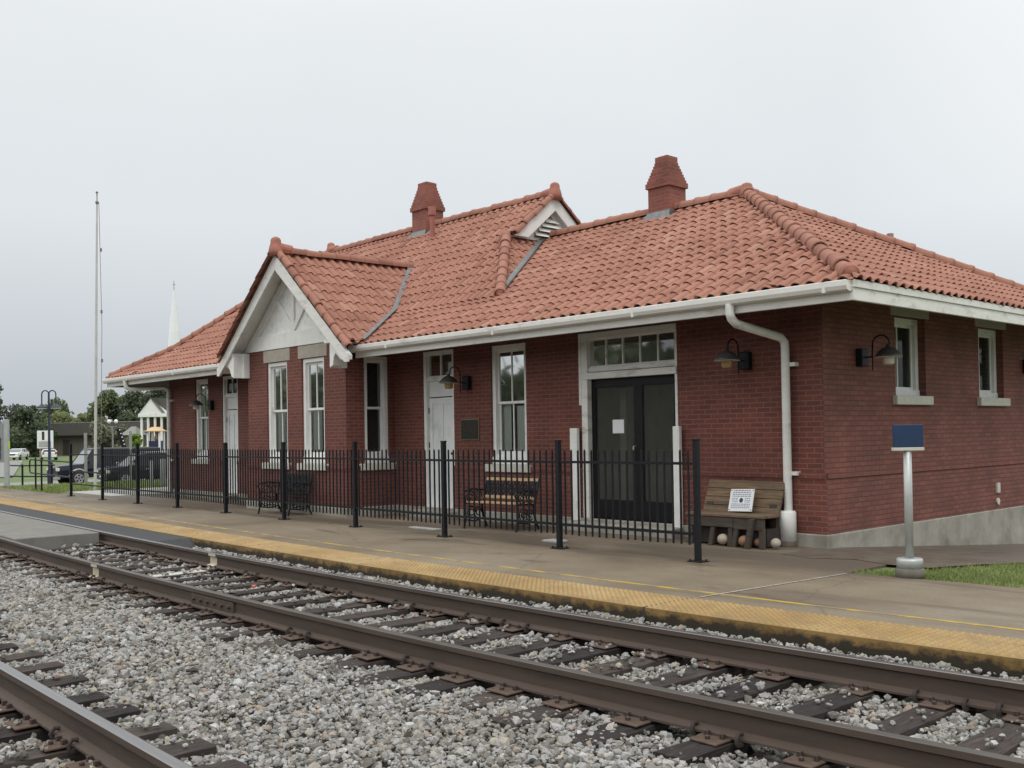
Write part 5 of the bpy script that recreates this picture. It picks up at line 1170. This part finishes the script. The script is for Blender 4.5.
# flagpole with halyard
fp = empty('flagpole', (-31.50, 11.39, 0), 0, 'tall pale bare flagpole with its rope left of the depot', 'flagpole'); 
mb = MB(); mb.tube([(0, 0, -.1), (.04, .05, 4), (.09, .11, 9.0)], [.046, .040, .024], 12); mb.build('pole', pmat('flagpole_paint', (0.50, 0.50, 0.47), 0.5, 0.12, 2), fp)
mb = MB(); mb.lathe([(.01, -.04), (.035, -.02), (.04, .0), (.035, .025), (.01, .04)], 12, Matrix.Translation((.09, .11, 9.12))); mb.tube([(.09, .11, 8.95), (.09, .11, 9.07)], .02, 8); mb.lathe([(.05, 8.78), (.05, 8.84), (.03, 8.86)], 10, Matrix.Translation((.09, .11, 0))); mb.build('truck', MAT['greypost'], fp)
mb = MB(); mb.tube([(.13, .15, 8.8), (.17, .19, 5), (.12, .14, 1.0)], .009, 6)
for z in (7.3, 5.4, 3.9): mb.box((.14, .16, z), (.19, .21, z + .10))
mb.build('halyard', MAT['greypost'], fp)
for (x, y, h, r_, l) in ((-36.84, 13.0, 1.85, .055, 'thin grey post left of the flagpole'), (-35.8, 14.2, 1.85, .05, 'thin pale post before the small black car'), (-32.33, 13.5, .85, .07, 'short grey bollard, left of two by the depot corner'), (-32.1, 13.78, .9, .085, 'short grey bollard, right of two by the depot corner')):
    mb = MB(); mb.tube([(0, 0, -.3), (0, 0, h - .02), (0, 0, h)], [r_, r_, r_ * .7], 10); o = mb.build('post', MAT['greypost']); o.location = (x, y, zt(x, y)); tag(o, l, 'post', 'grey posts beyond the fence')

# vehicles
def wheel(parent, x, y, r, w, s, alloy):
    Mx = Matrix.Translation((x, y, r)) @ Matrix.Rotation(R(90), 4, 'X')
    mb = MB(); mb.lathe([(r * .6, -w / 2), (r * .93, -w / 2), (r, -w * .3), (r, w * .3), (r * .93, w / 2), (r * .6, w / 2)], 24, Mx); wh = mb.build('wheel', MAT['tyre'], parent)
    Mr = Matrix.Translation((x, y + s * (w / 2 + .004), r)) @ Matrix.Rotation(R(-90 * s), 4, 'X'); mb = MB(); mb.lathe([(r * .62, -.02), (r * .62, .004), (r * .52, .012), (.01, .012)], 20, Mr)
    mb2 = MB()
    for k in range(5): mb2.box((-.05, .04, .012), (.05, r * .55, .03), Mr @ Matrix.Rotation(k * 2 * math.pi / 5, 4, 'Z'))
    mb2.lathe([(r * .62, .0), (r * .62, .03), (r * .55, .035), (r * .54, .012)], 20, Mr); mb2.build('rim', alloy, wh); mb.build('hub_dish', MAT['tyre'], wh)
def vehicle(name, loc, rz, label, cat, L, Wd, Hh, wb, r, paint, prof, cab, trim=None, alloy='carsilver', flare=False, rack=False, group=None):
    """prof: bonnet/belt outline (x from front 0..1, z); cab: windscreen foot, roof front, roof back, tail foot as fractions, belt height"""
    t = empty(name, loc, rz, label, cat, group); hw = Wd / 2
    xs_ = [q[0] for q in prof]; n = 10
    mb = MB(); secs = []
    for (fx, zl, zb, wf) in prof:
        x = L / 2 - fx * L; w = hw * wf; secs.append([(x, -w * .93, zl), (x, -w, zl + .12), (x, -w, zl + (zb - zl) * .65), (x, -w * .93, zb), (x, w * .93, zb), (x, w, zl + (zb - zl) * .65), (x, w, zl + .12), (x, w * .93, zl)])
    V = [p for s in secs for p in s]; m = 8; Fs = []
    for i in range(len(secs) - 1):
        for k in range(m): Fs.append((i * m + k, i * m + (k + 1) % m, (i + 1) * m + (k + 1) % m, (i + 1) * m + k))
    Fs.append(tuple(range(m))); Fs.append(tuple((len(secs) - 1) * m + k for k in range(m))); mb.add(V, Fs); mb.build('body', paint, t, bevel=.03)
    a_, b_, c__, d_, zb = cab; X = lambda f: L / 2 - f * L; wi, wt = hw * .93, hw * .76
    mb = MB(); V = [(X(a_), -wi, zb), (X(a_), wi, zb), (X(d_), wi, zb), (X(d_), -wi, zb), (X(b_), -wt, Hh - .06), (X(b_), wt, Hh - .06), (X(c__), wt, Hh - .06), (X(c__), -wt, Hh - .06)]
    mb.add(V, [(0, 3, 7, 4), (2, 1, 5, 6), (3, 2, 6, 7)]); mb.build('side_glass', MAT['carglass'], t)
    mb = MB(); mb.add(V, [(1, 0, 4, 5)]); mb.build('windscreen', MAT['carglass_pale'], t)
    mb = MB(); wr = wt + .02; mb.add([(X(b_) + .06, -wr, Hh - .07), (X(b_) + .06, wr, Hh - .07), (X(c__) - .06, wr, Hh - .07), (X(c__) - .06, -wr, Hh - .07), (X(b_) - .12, -wr * .85, Hh), (X(b_) - .12, wr * .85, Hh), (X(c__) + .1, wr * .85, Hh), (X(c__) + .1, -wr * .85, Hh)], [(0, 1, 5, 4), (1, 2, 6, 5), (2, 3, 7, 6), (3, 0, 4, 7), (4, 5, 6, 7)])
    for s in (-1, 1):
        for f0_, f1_ in ((a_, b_), (d_, c__)): mb.tube([(X(f0_), s * wi, zb), (X(f1_), s * wt, Hh - .06)], .035, 6)
        for f_ in (.36, .66): q = a_ + (d_ - a_) * f_; q2 = b_ + (c__ - b_) * ((q - b_) / (c__ - b_)); mb.tube([(X(q), s * (wi + .005), zb), (X(q2), s * (wt + .005), Hh - .06)], .04, 6)
    mb.build('roof', paint, t)
    xf, xr = L / 2 - (L - wb) * .47, L / 2 - (L - wb) * .47 - wb
    for x in (xf, xr):
        for s in (-1, 1):
            mb = MB(); Mx = Matrix.Translation((x, s * (hw - .02), r)) @ Matrix.Rotation(R(90), 4, 'X'); mb.lathe([(r * 1.22, -.025), (r * 1.22, .025), (.02, .026)], 20, Mx); mb.build('wheel_arch', MAT['tyre'], t)
            if flare:
                mb = MB(); mb.tube([(x + r * 1.25 * math.cos(q), s * (hw + .02), r + r * 1.25 * math.sin(q)) for q in np.linspace(0.1, math.pi - .1, 12)], .055, 6); mb.build('fender_flare', MAT['carsilver'], t)
            wheel(t, x, s * (hw - .06), r, .24, s, MAT[alloy])
    zf = prof[1][2]
    for s in (-1, 1):
        mb = MB(); mb.box((L / 2 - .10, s * hw * .58, zf - .28), (L / 2 + .012, s * hw * .95, zf - .10)); mb.build('headlight', MAT['headl'], t, bevel=.02)
        mb = MB(); mb.box((-L / 2 - .01, s * hw * .70, .75), (-L / 2 + .06, s * hw * .96, 1.05)); mb.build('tail_light', MAT['redl'], t)
        mb = MB(); mb.box((X(a_) - .25, s * hw * .98, zb + .02), (X(a_) - .05, s * (hw + .17), zb + .18)); mb.build('mirror', paint if not rack else MAT['carsilver'], t, bevel=.03)
        for fx in (.45, .64): mb = MB(); mb.box((X(fx) - .1, s * hw * .985, zb - .20), (X(fx) + .08, s * (hw + .02), zb - .165)); mb.build('door_handle', MAT['carsilver'], t)
        if rack: mb = MB(); mb.tube([(X(b_) - .25, s * wt * .9, Hh + .02), (X(b_) - .35, s * wt * .9, Hh + .06), (X(c__) + .3, s * wt * .9, Hh + .06), (X(c__) + .2, s * wt * .9, Hh + .02)], .018, 6); mb.build('roof_rail', MAT['carsilver'], t)
    mb = MB(); mb.box((L / 2 - .06, -hw * .55, zf - .34), (L / 2 + .008, hw * .55, zf - .12)); mb.build('grille', MAT['tyre'], t)
    mb = MB(); mb.box((L / 2 - .12, -hw * .97, .36), (L / 2 + .06, hw * .97, .60)); mb.build('bumper', trim or paint, t, bevel=.03)
    mb = MB(); mb.box((L / 2 + .061, -.16, .45), (L / 2 + .066, .16, .54)); mb.build('number_plate', MAT['carwhite'], t)
    return t
suvp = [(0.0, .34, .86, .86), (.02, .30, .93, .93), (.24, .30, 1.02, 1.0), (.3, .30, 1.04, 1.0), (.93, .32, 1.06, 1.0), (1.0, .40, 1.02, .92)]
xS, yS = -54.05, 22.15
vehicle('parked_suv', (xS, yS, zt(xS, yS) + .03), R(-90), 'small black SUV with silver wheels parked just left of the depot corner', 'car', 4.5, 1.82, 1.66, 2.64, .35, MAT['carblack'], suvp, (.24, .40, .92, .98, 1.02), rack=True, group='vehicles in the car park')
bigp = [(0.0, .45, 1.02, .90), (.015, .42, 1.10, .96), (.20, .42, 1.18, 1.0), (.25, .42, 1.20, 1.0), (.97, .45, 1.22, 1.0), (1.0, .5, 1.18, .95)]
xP, yP = -58.9, 21.9
vehicle('parked_truck', (xP, yP, zt(xP, yP) + .03), R(-90), 'large dark truck with silver fender flare and bumper parked behind the small black SUV', 'truck', 5.9, 2.02, 2.06, 3.6, .40, MAT['carnavy'], bigp, (.235, .33, .985, .995, 1.18), trim=MAT['carsilver'], flare=True, group='vehicles in the car park')
vehicle('parked_car', (-146, 42.5, -1.0), R(-35), 'far white car seen left of the street lamp beyond the lawn', 'car', 4.4, 1.78, 1.5, 2.6, .32, MAT['carwhite'], suvp, (.24, .42, .80, .97, .98), group='vehicles in the car park')
vehicle('parked_car', (-138, 44.0, -1.0), R(165), 'far pale car with red tail lamps half hidden behind the street lamp pole', 'car', 4.4, 1.78, 1.42, 2.6, .32, MAT['carwhite'], suvp, (.24, .42, .80, .97, .98), group='vehicles in the car park')

# low brown building, white sign, portico house, steeple, lantern, barrier arm
bl = empty('flat_roofed_building', (-174, 58.3, -1), R(30.5), 'long low brown flat roofed building beyond the road', 'building')
mb = MB(); mb.box((-8.6, 0, -.5), (30, 10, 3.3)); mb.build('wall', MAT['brownb'], bl); mb = MB(); mb.box((-9.2, -.9, 3.3), (31, 11, 5.3)); mb.build('roof', MAT['brownroof'], bl)
for x in (.0, 5.5): mb = MB(); mb.box((x - .7, -.05, 0), (x + .7, .1, 2.6)); mb.build('door', MAT['spike'], bl)
mb = MB(); mb.box((-9.3, -.95, 5.3), (31.1, 11.1, 5.45)); mb.build('roof_trim', MAT['greypost'], bl)
sn_ = empty('roadside_sign', (-126, 39.8, -1), R(46), 'white roadside sign board on posts before the low brown building', 'sign')
mb = MB(); mb.box((-.95, -.1, 1.6), (.95, .1, 3.7)); mb.build('board', MAT['carwhite'], sn_, bevel=.03)
mb = MB(); mb.box((-.35, -.115, 2.6), (-.05, -.101, 3.6)); mb.build('dark_panel', MAT['spike'], sn_); mb = MB(); mb.box((-.75, -.115, 1.75), (.75, -.101, 2.45)); mb.build('grey_panel', MAT['pale_conc'], sn_)
for x in (-.6, .6): mb = MB(); mb.box((x - .07, -.06, 0), (x + .07, .06, 1.6)); mb.build('post', MAT['greypost'], sn_)
po = empty('portico_building', (-127.3, 53.2, -1), R(46), 'white columned portico with a gabled roof left of the depot corner', 'building')
mb = MB(); mb.box((-1.5, 3.2, -.2), (14, 12, 5.2)); mb.build('wall', pmat('far_brick', (0.12, 0.06, 0.05), 0.9, 0.2, 2), po)
mb = MB(); mb.prism([(-1.62, 5.80), (1.48, 5.80), (-.07, 7.68)], -.05, 3.3); mb.build('pediment', MAT['white'], po)
mb = MB(); mb.add([(1.52, -.2, 5.85), (-.07, -.2, 7.8), (-.07, 12, 7.8), (14, 12, 5.6), (14, 3.0, 5.6), (8, 7.5, 7.8), (14, 7.5, 7.8), (1.52, 3.0, 5.6)], [(0, 1, 5, 7), (7, 5, 6, 4)]); mb.add([(-1.68, -.2, 5.80), (-.07, -.2, 7.8), (-.07, 12, 7.8), (-1.68, 12, 5.80)], [(0, 1, 2, 3)]); mb.build('roof', MAT['roofgrey'], po)
mb = MB(); mb.box((-1.68, -.1, 5.35), (14, 3.1, 5.80)); mb.build('entablature', MAT['white'], po)
for x in (-1.35, -.5, .4, 1.25): mb = MB(); mb.tube([(x, .25, 0), (x, .25, 5.35)], .17, 12); mb.build('column', MAT['white'], po)
st_ = empty('church_steeple', (-250, 110.8, -1), R(20), 'thin white church steeple rising behind the depot roof', 'steeple')
mb = MB(); mb.lathe([(2.1, 18), (1.9, 22), (1.35, 30), (.16, 40.5), (.02, 40.6)], 8, smooth=False); mb.build('spire', MAT['carwhite'], st_); mb = MB(); mb.box((-2.2, -2.2, 0), (2.2, 2.2, 18)); mb.build('tower', MAT['white'], st_); mb = MB(); mb.box((-.05, -.05, 40.5), (.05, .05, 43)); mb.box((-.5, -.05, 42), (.5, .05, 42.1)); mb.build('cross', MAT['greypost'], st_)
la = empty('lantern_shelter', (-60.6, 25.6, -.95), R(46), 'small lantern shaped structure with pale peach cap above the black SUV', 'lantern')
mb = MB(); mb.lathe([(.64, 2.95), (.60, 3.0), (.30, 3.18), (.25, 3.2)], 4, Matrix.Rotation(R(45), 4, 'Z'), smooth=False); mb.lathe([(.78, 2.93), (.78, 2.97), (.5, 3.0)], 4, Matrix.Rotation(R(45), 4, 'Z'), smooth=False); mb.build('cap', MAT['peach'], la)
for sx in (-.36, .36):
    for sy in (-.36, .36): mb = MB(); mb.box((sx - .05, sy - .05, 1.4), (sx + .05, sy + .05, 2.95)); mb.build('corner_post', MAT['carwhite'], la)
mb = MB(); mb.lathe([(.03, 2.3), (.10, 2.4), (.10, 2.6), (.04, 2.7), (.06, 2.95)], 10); mb.build('lamp_glass', MAT['amber'], la); mb = MB(); mb.box((-.32, -.32, 1.75), (.32, .32, 2.35)); mb.build('dark_box', MAT['navy'], la); mb = MB(); mb.lathe([(.25, 0), (.25, 1.1), (.5, 1.3), (.5, 1.5), (.3, 1.62)], 14); mb.build('pedestal', MAT['navy'], la)
ba = empty('barrier_arm', (-69.7, 27.4, -1), R(46), 'slanted black arm with white dots rising behind the truck', 'barrier')
mb = MB(); Mx = Matrix.Translation((0, 0, 1.3)) @ Matrix.Rotation(R(-17), 4, 'Y'); mb.box((-.16, -.05, -.2), (.16, .05, 2.1), Mx); mb.build('arm', MAT['black'], ba, bevel=.03); mb = MB()
for k in range(5): mb.tube([(.10, -.051, .9 + k * .26), (.10, -.07, .9 + k * .26)], .045, 8, Mx)
mb.build('white_dot', MAT['lampwhite'], ba); mb = MB(); mb.tube([(.35, .1, 0), (.35, .1, 1.4)], .12, 8); mb.build('stand', MAT['greypost'], ba)
hs_ = empty('grey_house', (-139.3, 55.0, -1), R(40), 'small grey roofed house half hidden by shrubs left of the portico', 'house'); mb = MB(); mb.box((-1.0, 0, 0), (1.0, 3, 3.2)); mb.build('wall', MAT['brownb'], hs_); mb = MB(); mb.add([(-1.15, -.3, 3.1), (1.15, -.3, 3.1), (1.15, 3.3, 3.1), (-1.15, 3.3, 3.1), (-.35, 1.4, 4.3), (.35, 1.4, 4.3)], [(0, 1, 5, 4), (2, 3, 4, 5), (1, 2, 5), (3, 0, 4)]); mb.build('roof', MAT['greypost'], hs_)

# ------------------------------------------------------------------ trees
def leaf_cloud(n, centres, radii, size, squash=0.8):
    idx = rng.integers(0, len(centres), n); c = centres[idx]; r_ = radii[idx]
    d = rng.normal(0, 1, (n, 3)); d /= np.linalg.norm(d, axis=1)[:, None]; rad = rng.random(n) ** 0.45
    p = c + d * (r_ * rad)[:, None] * np.array([1, 1, squash])
    q = rng.normal(0, 1, (n, 3)); q /= np.linalg.norm(q, axis=1)[:, None]; w = np.cross(q, rng.normal(0, 1, (n, 3))); w /= np.linalg.norm(w, axis=1)[:, None]
    s = size * rng.uniform(.6, 1.5, n)[:, None]; V = np.stack([p - q * s, p - w * s * .55, p + q * s, p + w * s * .55], 1).reshape(-1, 3)
    Fq = np.arange(4 * n).reshape(n, 4); clump = rng.random(len(centres))[idx]
    return V, Fq, np.repeat(np.clip(.55 * clump + .45 * rng.random(n), 0, 1), 4)
def tree(name, x, y, h, rx, label, mat, n=3500, size=.32, clumps=26, trunk=.25, base=.25, group='trees beyond the road', bare=False, cat='tree', zbase=None):
    z = zt(x, y) if zbase is None else zbase; t = empty(name, (x, y, z), 0, label, cat, group)
    cz0 = h * base; cs = []; rs = []
    for i in range(clumps):
        a_ = rng.uniform(0, 2 * math.pi); f = rng.random(); zz = cz0 + (h - cz0) * f * .93; prof_ = math.sin(math.pi * min(1, .22 + .78 * f)) ** .7; rr = rx * prof_ * math.sqrt(rng.random()) * .85
        cs.append((rr * math.cos(a_), rr * math.sin(a_), zz)); rs.append(rx * rng.uniform(.22, .42))
    cs = np.array(cs); rs = np.array(rs)
    V, Fq, Rn = leaf_cloud(n, cs, rs, size); np_mesh('crown', V, Fq, mat, t, Rn)
    mb = MB(); mb.tube([(0, 0, -.3), (0, 0, h * .3), (0.1, 0, h * .55), (0, .1, h * .9)], [trunk, trunk * .8, trunk * .5, trunk * .12], 8)
    for c in cs[::3]:
        s_z = max(h * .15, c[2] - abs(c[0]) * .8 - h * .12); mb.tube([(0, 0, s_z), (c[0] * .5, c[1] * .5, (s_z + c[2]) / 2 + .2), tuple(c)], [trunk * .35, trunk * .2, trunk * .06], 5)
    mb.build('trunk', MAT['bark'], t); return t
tree('broadleaf_tree', -181, 48.0, 12.6, 5.4, 'tall dark tree at the left edge of the photo', MAT['leaf_dark'], 5500, .30, 34, .3, .12)
tree('bare_tree', -176.5, 51.3, 8.8, 2.2, 'leafless grey tree right of the tall dark one at the left edge', MAT['twig'], 900, .22, 26, .16, .3)
tree('low_dark_tree', -170, 50.5, 8.2, 3.8, 'low dark tree behind the information board', MAT['leaf_dark'], 3800, .28, 26, .25, .05)  # low trees in the dark foliage colour
tree('low_dark_tree', -166, 52.0, 5.6, 2.6, 'low dark bushy tree left of the white roadside sign', MAT['leaf_dark'], 3200, .26, 22, .2, .02)
tree('broadleaf_tree', -187, 57.0, 8.8, 3.0, 'narrow grey green tree between bare tree and street lamp', MAT['leaf_dark'], 2200, .26, 18, .2, .1)
tree('broadleaf_tree', -199, 65.0, 10.4, 4.6, 'rounded mid green tree behind the street lamp top', MAT['leaf_mid'], 4200, .30, 26, .3, .15)
tree('pale_tree', -190, 62.5, 7.4, 5.2, 'wide pale olive green tree above the low brown building', MAT['leaf_lime'], 4500, .30, 30, .3, .1)
tree('pale_tree', -192, 67.8, 7.4, 4.8, 'pale green tree right of the street lamp above the flat roof', MAT['leaf_lime'], 4200, .30, 28, .3, .1)
tree('broadleaf_tree', -197, 71.0, 9.0, 3.8, 'small mid green tree just left of the flagpole', MAT['leaf_mid'], 3000, .28, 22, .25, .15)
tree('broadleaf_tree', -188, 70.5, 11.4, 4.4, 'tall green tree just right of the flagpole', MAT['leaf_mid'], 5200, .30, 32, .3, .1)
tree('broadleaf_tree', -182, 72.8, 11.2, 4.8, 'tall dark green tree left of the portico roof', MAT['leaf_dark'], 5200, .30, 32, .3, .08)
tree('broadleaf_tree', -178, 76.2, 12.4, 5.2, 'tall dark green tree directly behind the portico', MAT['leaf_dark'], 5200, .30, 32, .3, .08)
tree('broadleaf_tree', -172, 80.0, 13.0, 5.2, 'dark tree hidden mostly behind the depot eave', MAT['leaf_dark'], 4800, .32, 30, .3, .08)
tree('flowering_tree', -151, 55.6, 5.6, 2.7, 'pale olive blossoming tree behind the dark truck', MAT['leaf_olive'], 4200, .20, 30, .2, .1)
tree('flowering_tree', -149, 58.0, 4.6, 2.2, 'small pale blossoming tree left of the slanted arm', MAT['leaf_olive'], 2800, .20, 24, .16, .1)
tree('shrub', -79.5, 31.9, 3.0, 1.0, 'bright yellow green shrub beside the portico columns', MAT['bright'], 2200, .10, 18, .08, .5, None, cat='shrub')
tree('shrub', -146, 60.5, 3.8, 2.4, 'dark rounded shrub below the grey roofed house', MAT['leaf_dark'], 2600, .2, 20, .1, .02, None, cat='shrub')
# far wood closing the horizon, and the hedge line
n = 15000; xx = rng.uniform(0, 1, n); P = np.stack([-260 + 90 * xx + rng.normal(0, 3, n), 40 + 75 * xx + rng.normal(0, 3, n), -1 + rng.random(n) ** .8 * (5.2 + 1.4 * np.sin(xx * 21) + np.sin(xx * 47))], 1)
V, Fq, Rn = leaf_cloud(n, P, np.full(n, .6), .42); tag(np_mesh('distant_wood', V, Fq, MAT['leaf_dark'], rnd=Rn), 'dark mass of distant trees along the horizon', 'wood', kind='stuff')

n = 26000; xx = rng.uniform(0, 1, n); P = np.stack([-240 + 320 * xx, -48 + rng.normal(0, 3, n), -.5 + rng.random(n) ** .9 * (8.2 + 1.2 * np.sin(xx * 37) + .8 * np.sin(xx * 83))], 1)
V, Fq, Rn = leaf_cloud(n, P, np.full(n, 1.2), 1.0); tag(np_mesh('distant_wood', V, Fq, MAT['leaf_dark'], rnd=Rn), 'row of trees across the tracks reflected in the windows', 'wood', kind='stuff')

# ------------------------------------------------------------------ grass
def grass(name, pts, h, label, w=.006):
    n = len(pts); z = terrain(pts[:, 0], pts[:, 1]); a_ = rng.uniform(0, 2 * np.pi, n); hh_ = h * rng.uniform(.5, 1.4, n); ww = w * rng.uniform(.7, 1.5, n); ln = rng.normal(0, .45, (n, 2)) * hh_[:, None]
    b0 = np.stack([pts[:, 0] - ww * np.cos(a_), pts[:, 1] - ww * np.sin(a_), z], 1); b1 = np.stack([pts[:, 0] + ww * np.cos(a_), pts[:, 1] + ww * np.sin(a_), z], 1); tp = np.stack([pts[:, 0] + ln[:, 0], pts[:, 1] + ln[:, 1], z + hh_], 1)
    V = np.stack([b0, b1, tp], 1).reshape(-1, 3); tuft = .5 + .35 * np.sin(pts[:, 0] * 3.1 + 1.3 * np.sin(pts[:, 1] * 4)) * np.sin(pts[:, 1] * 2.7)
    return tag(np_mesh(name, V, np.arange(3 * n).reshape(n, 3), MAT['grass'], rnd=np.repeat(np.clip(.6 * tuft + .4 * rng.random(n), 0, 1), 3)), label, 'grass', kind='stuff')
P = scatter(2600, -5.6, 2.0, 9.7, 16); xr = -5.3 + (P[:, 1] - 9.9) * 0.16 + np.maximum(0, P[:, 1] - 10.4) * 0.32
fe = 9.80 + .08 * (P[:, 0] + 5.5); ok = (P[:, 0] > xr - .05 - .25 * (P[:, 1] < 10.3) + rng.normal(0, .05, len(P))) & (P[:, 1] > fe + rng.normal(0, .015, len(P))) & (np.hypot(P[:, 0] + 4.93, P[:, 1] - 9.93) > .15) & (P[:, 0] < 1 + (P[:, 1] - 10) * .2) & in_view(np.c_[P, np.zeros(len(P))])[0]
grass('grass', P[ok], .042, 'short green grass behind the blue sign')
P = scatter(130, -56, -28.5, 9.8, 24); pb = np.vectorize(pback)(P[:, 0]); ok = (P[:, 1] > pb + .05) & in_view(np.c_[P, np.zeros(len(P))])[0] & ~((P[:, 0] > -31.2) & (P[:, 1] > 10.2)); ok &= ~((P[:, 0] < -44) & (P[:, 1] > 14.5))
grass('grass', P[ok], .10, 'green lawn left of the fence', .02)
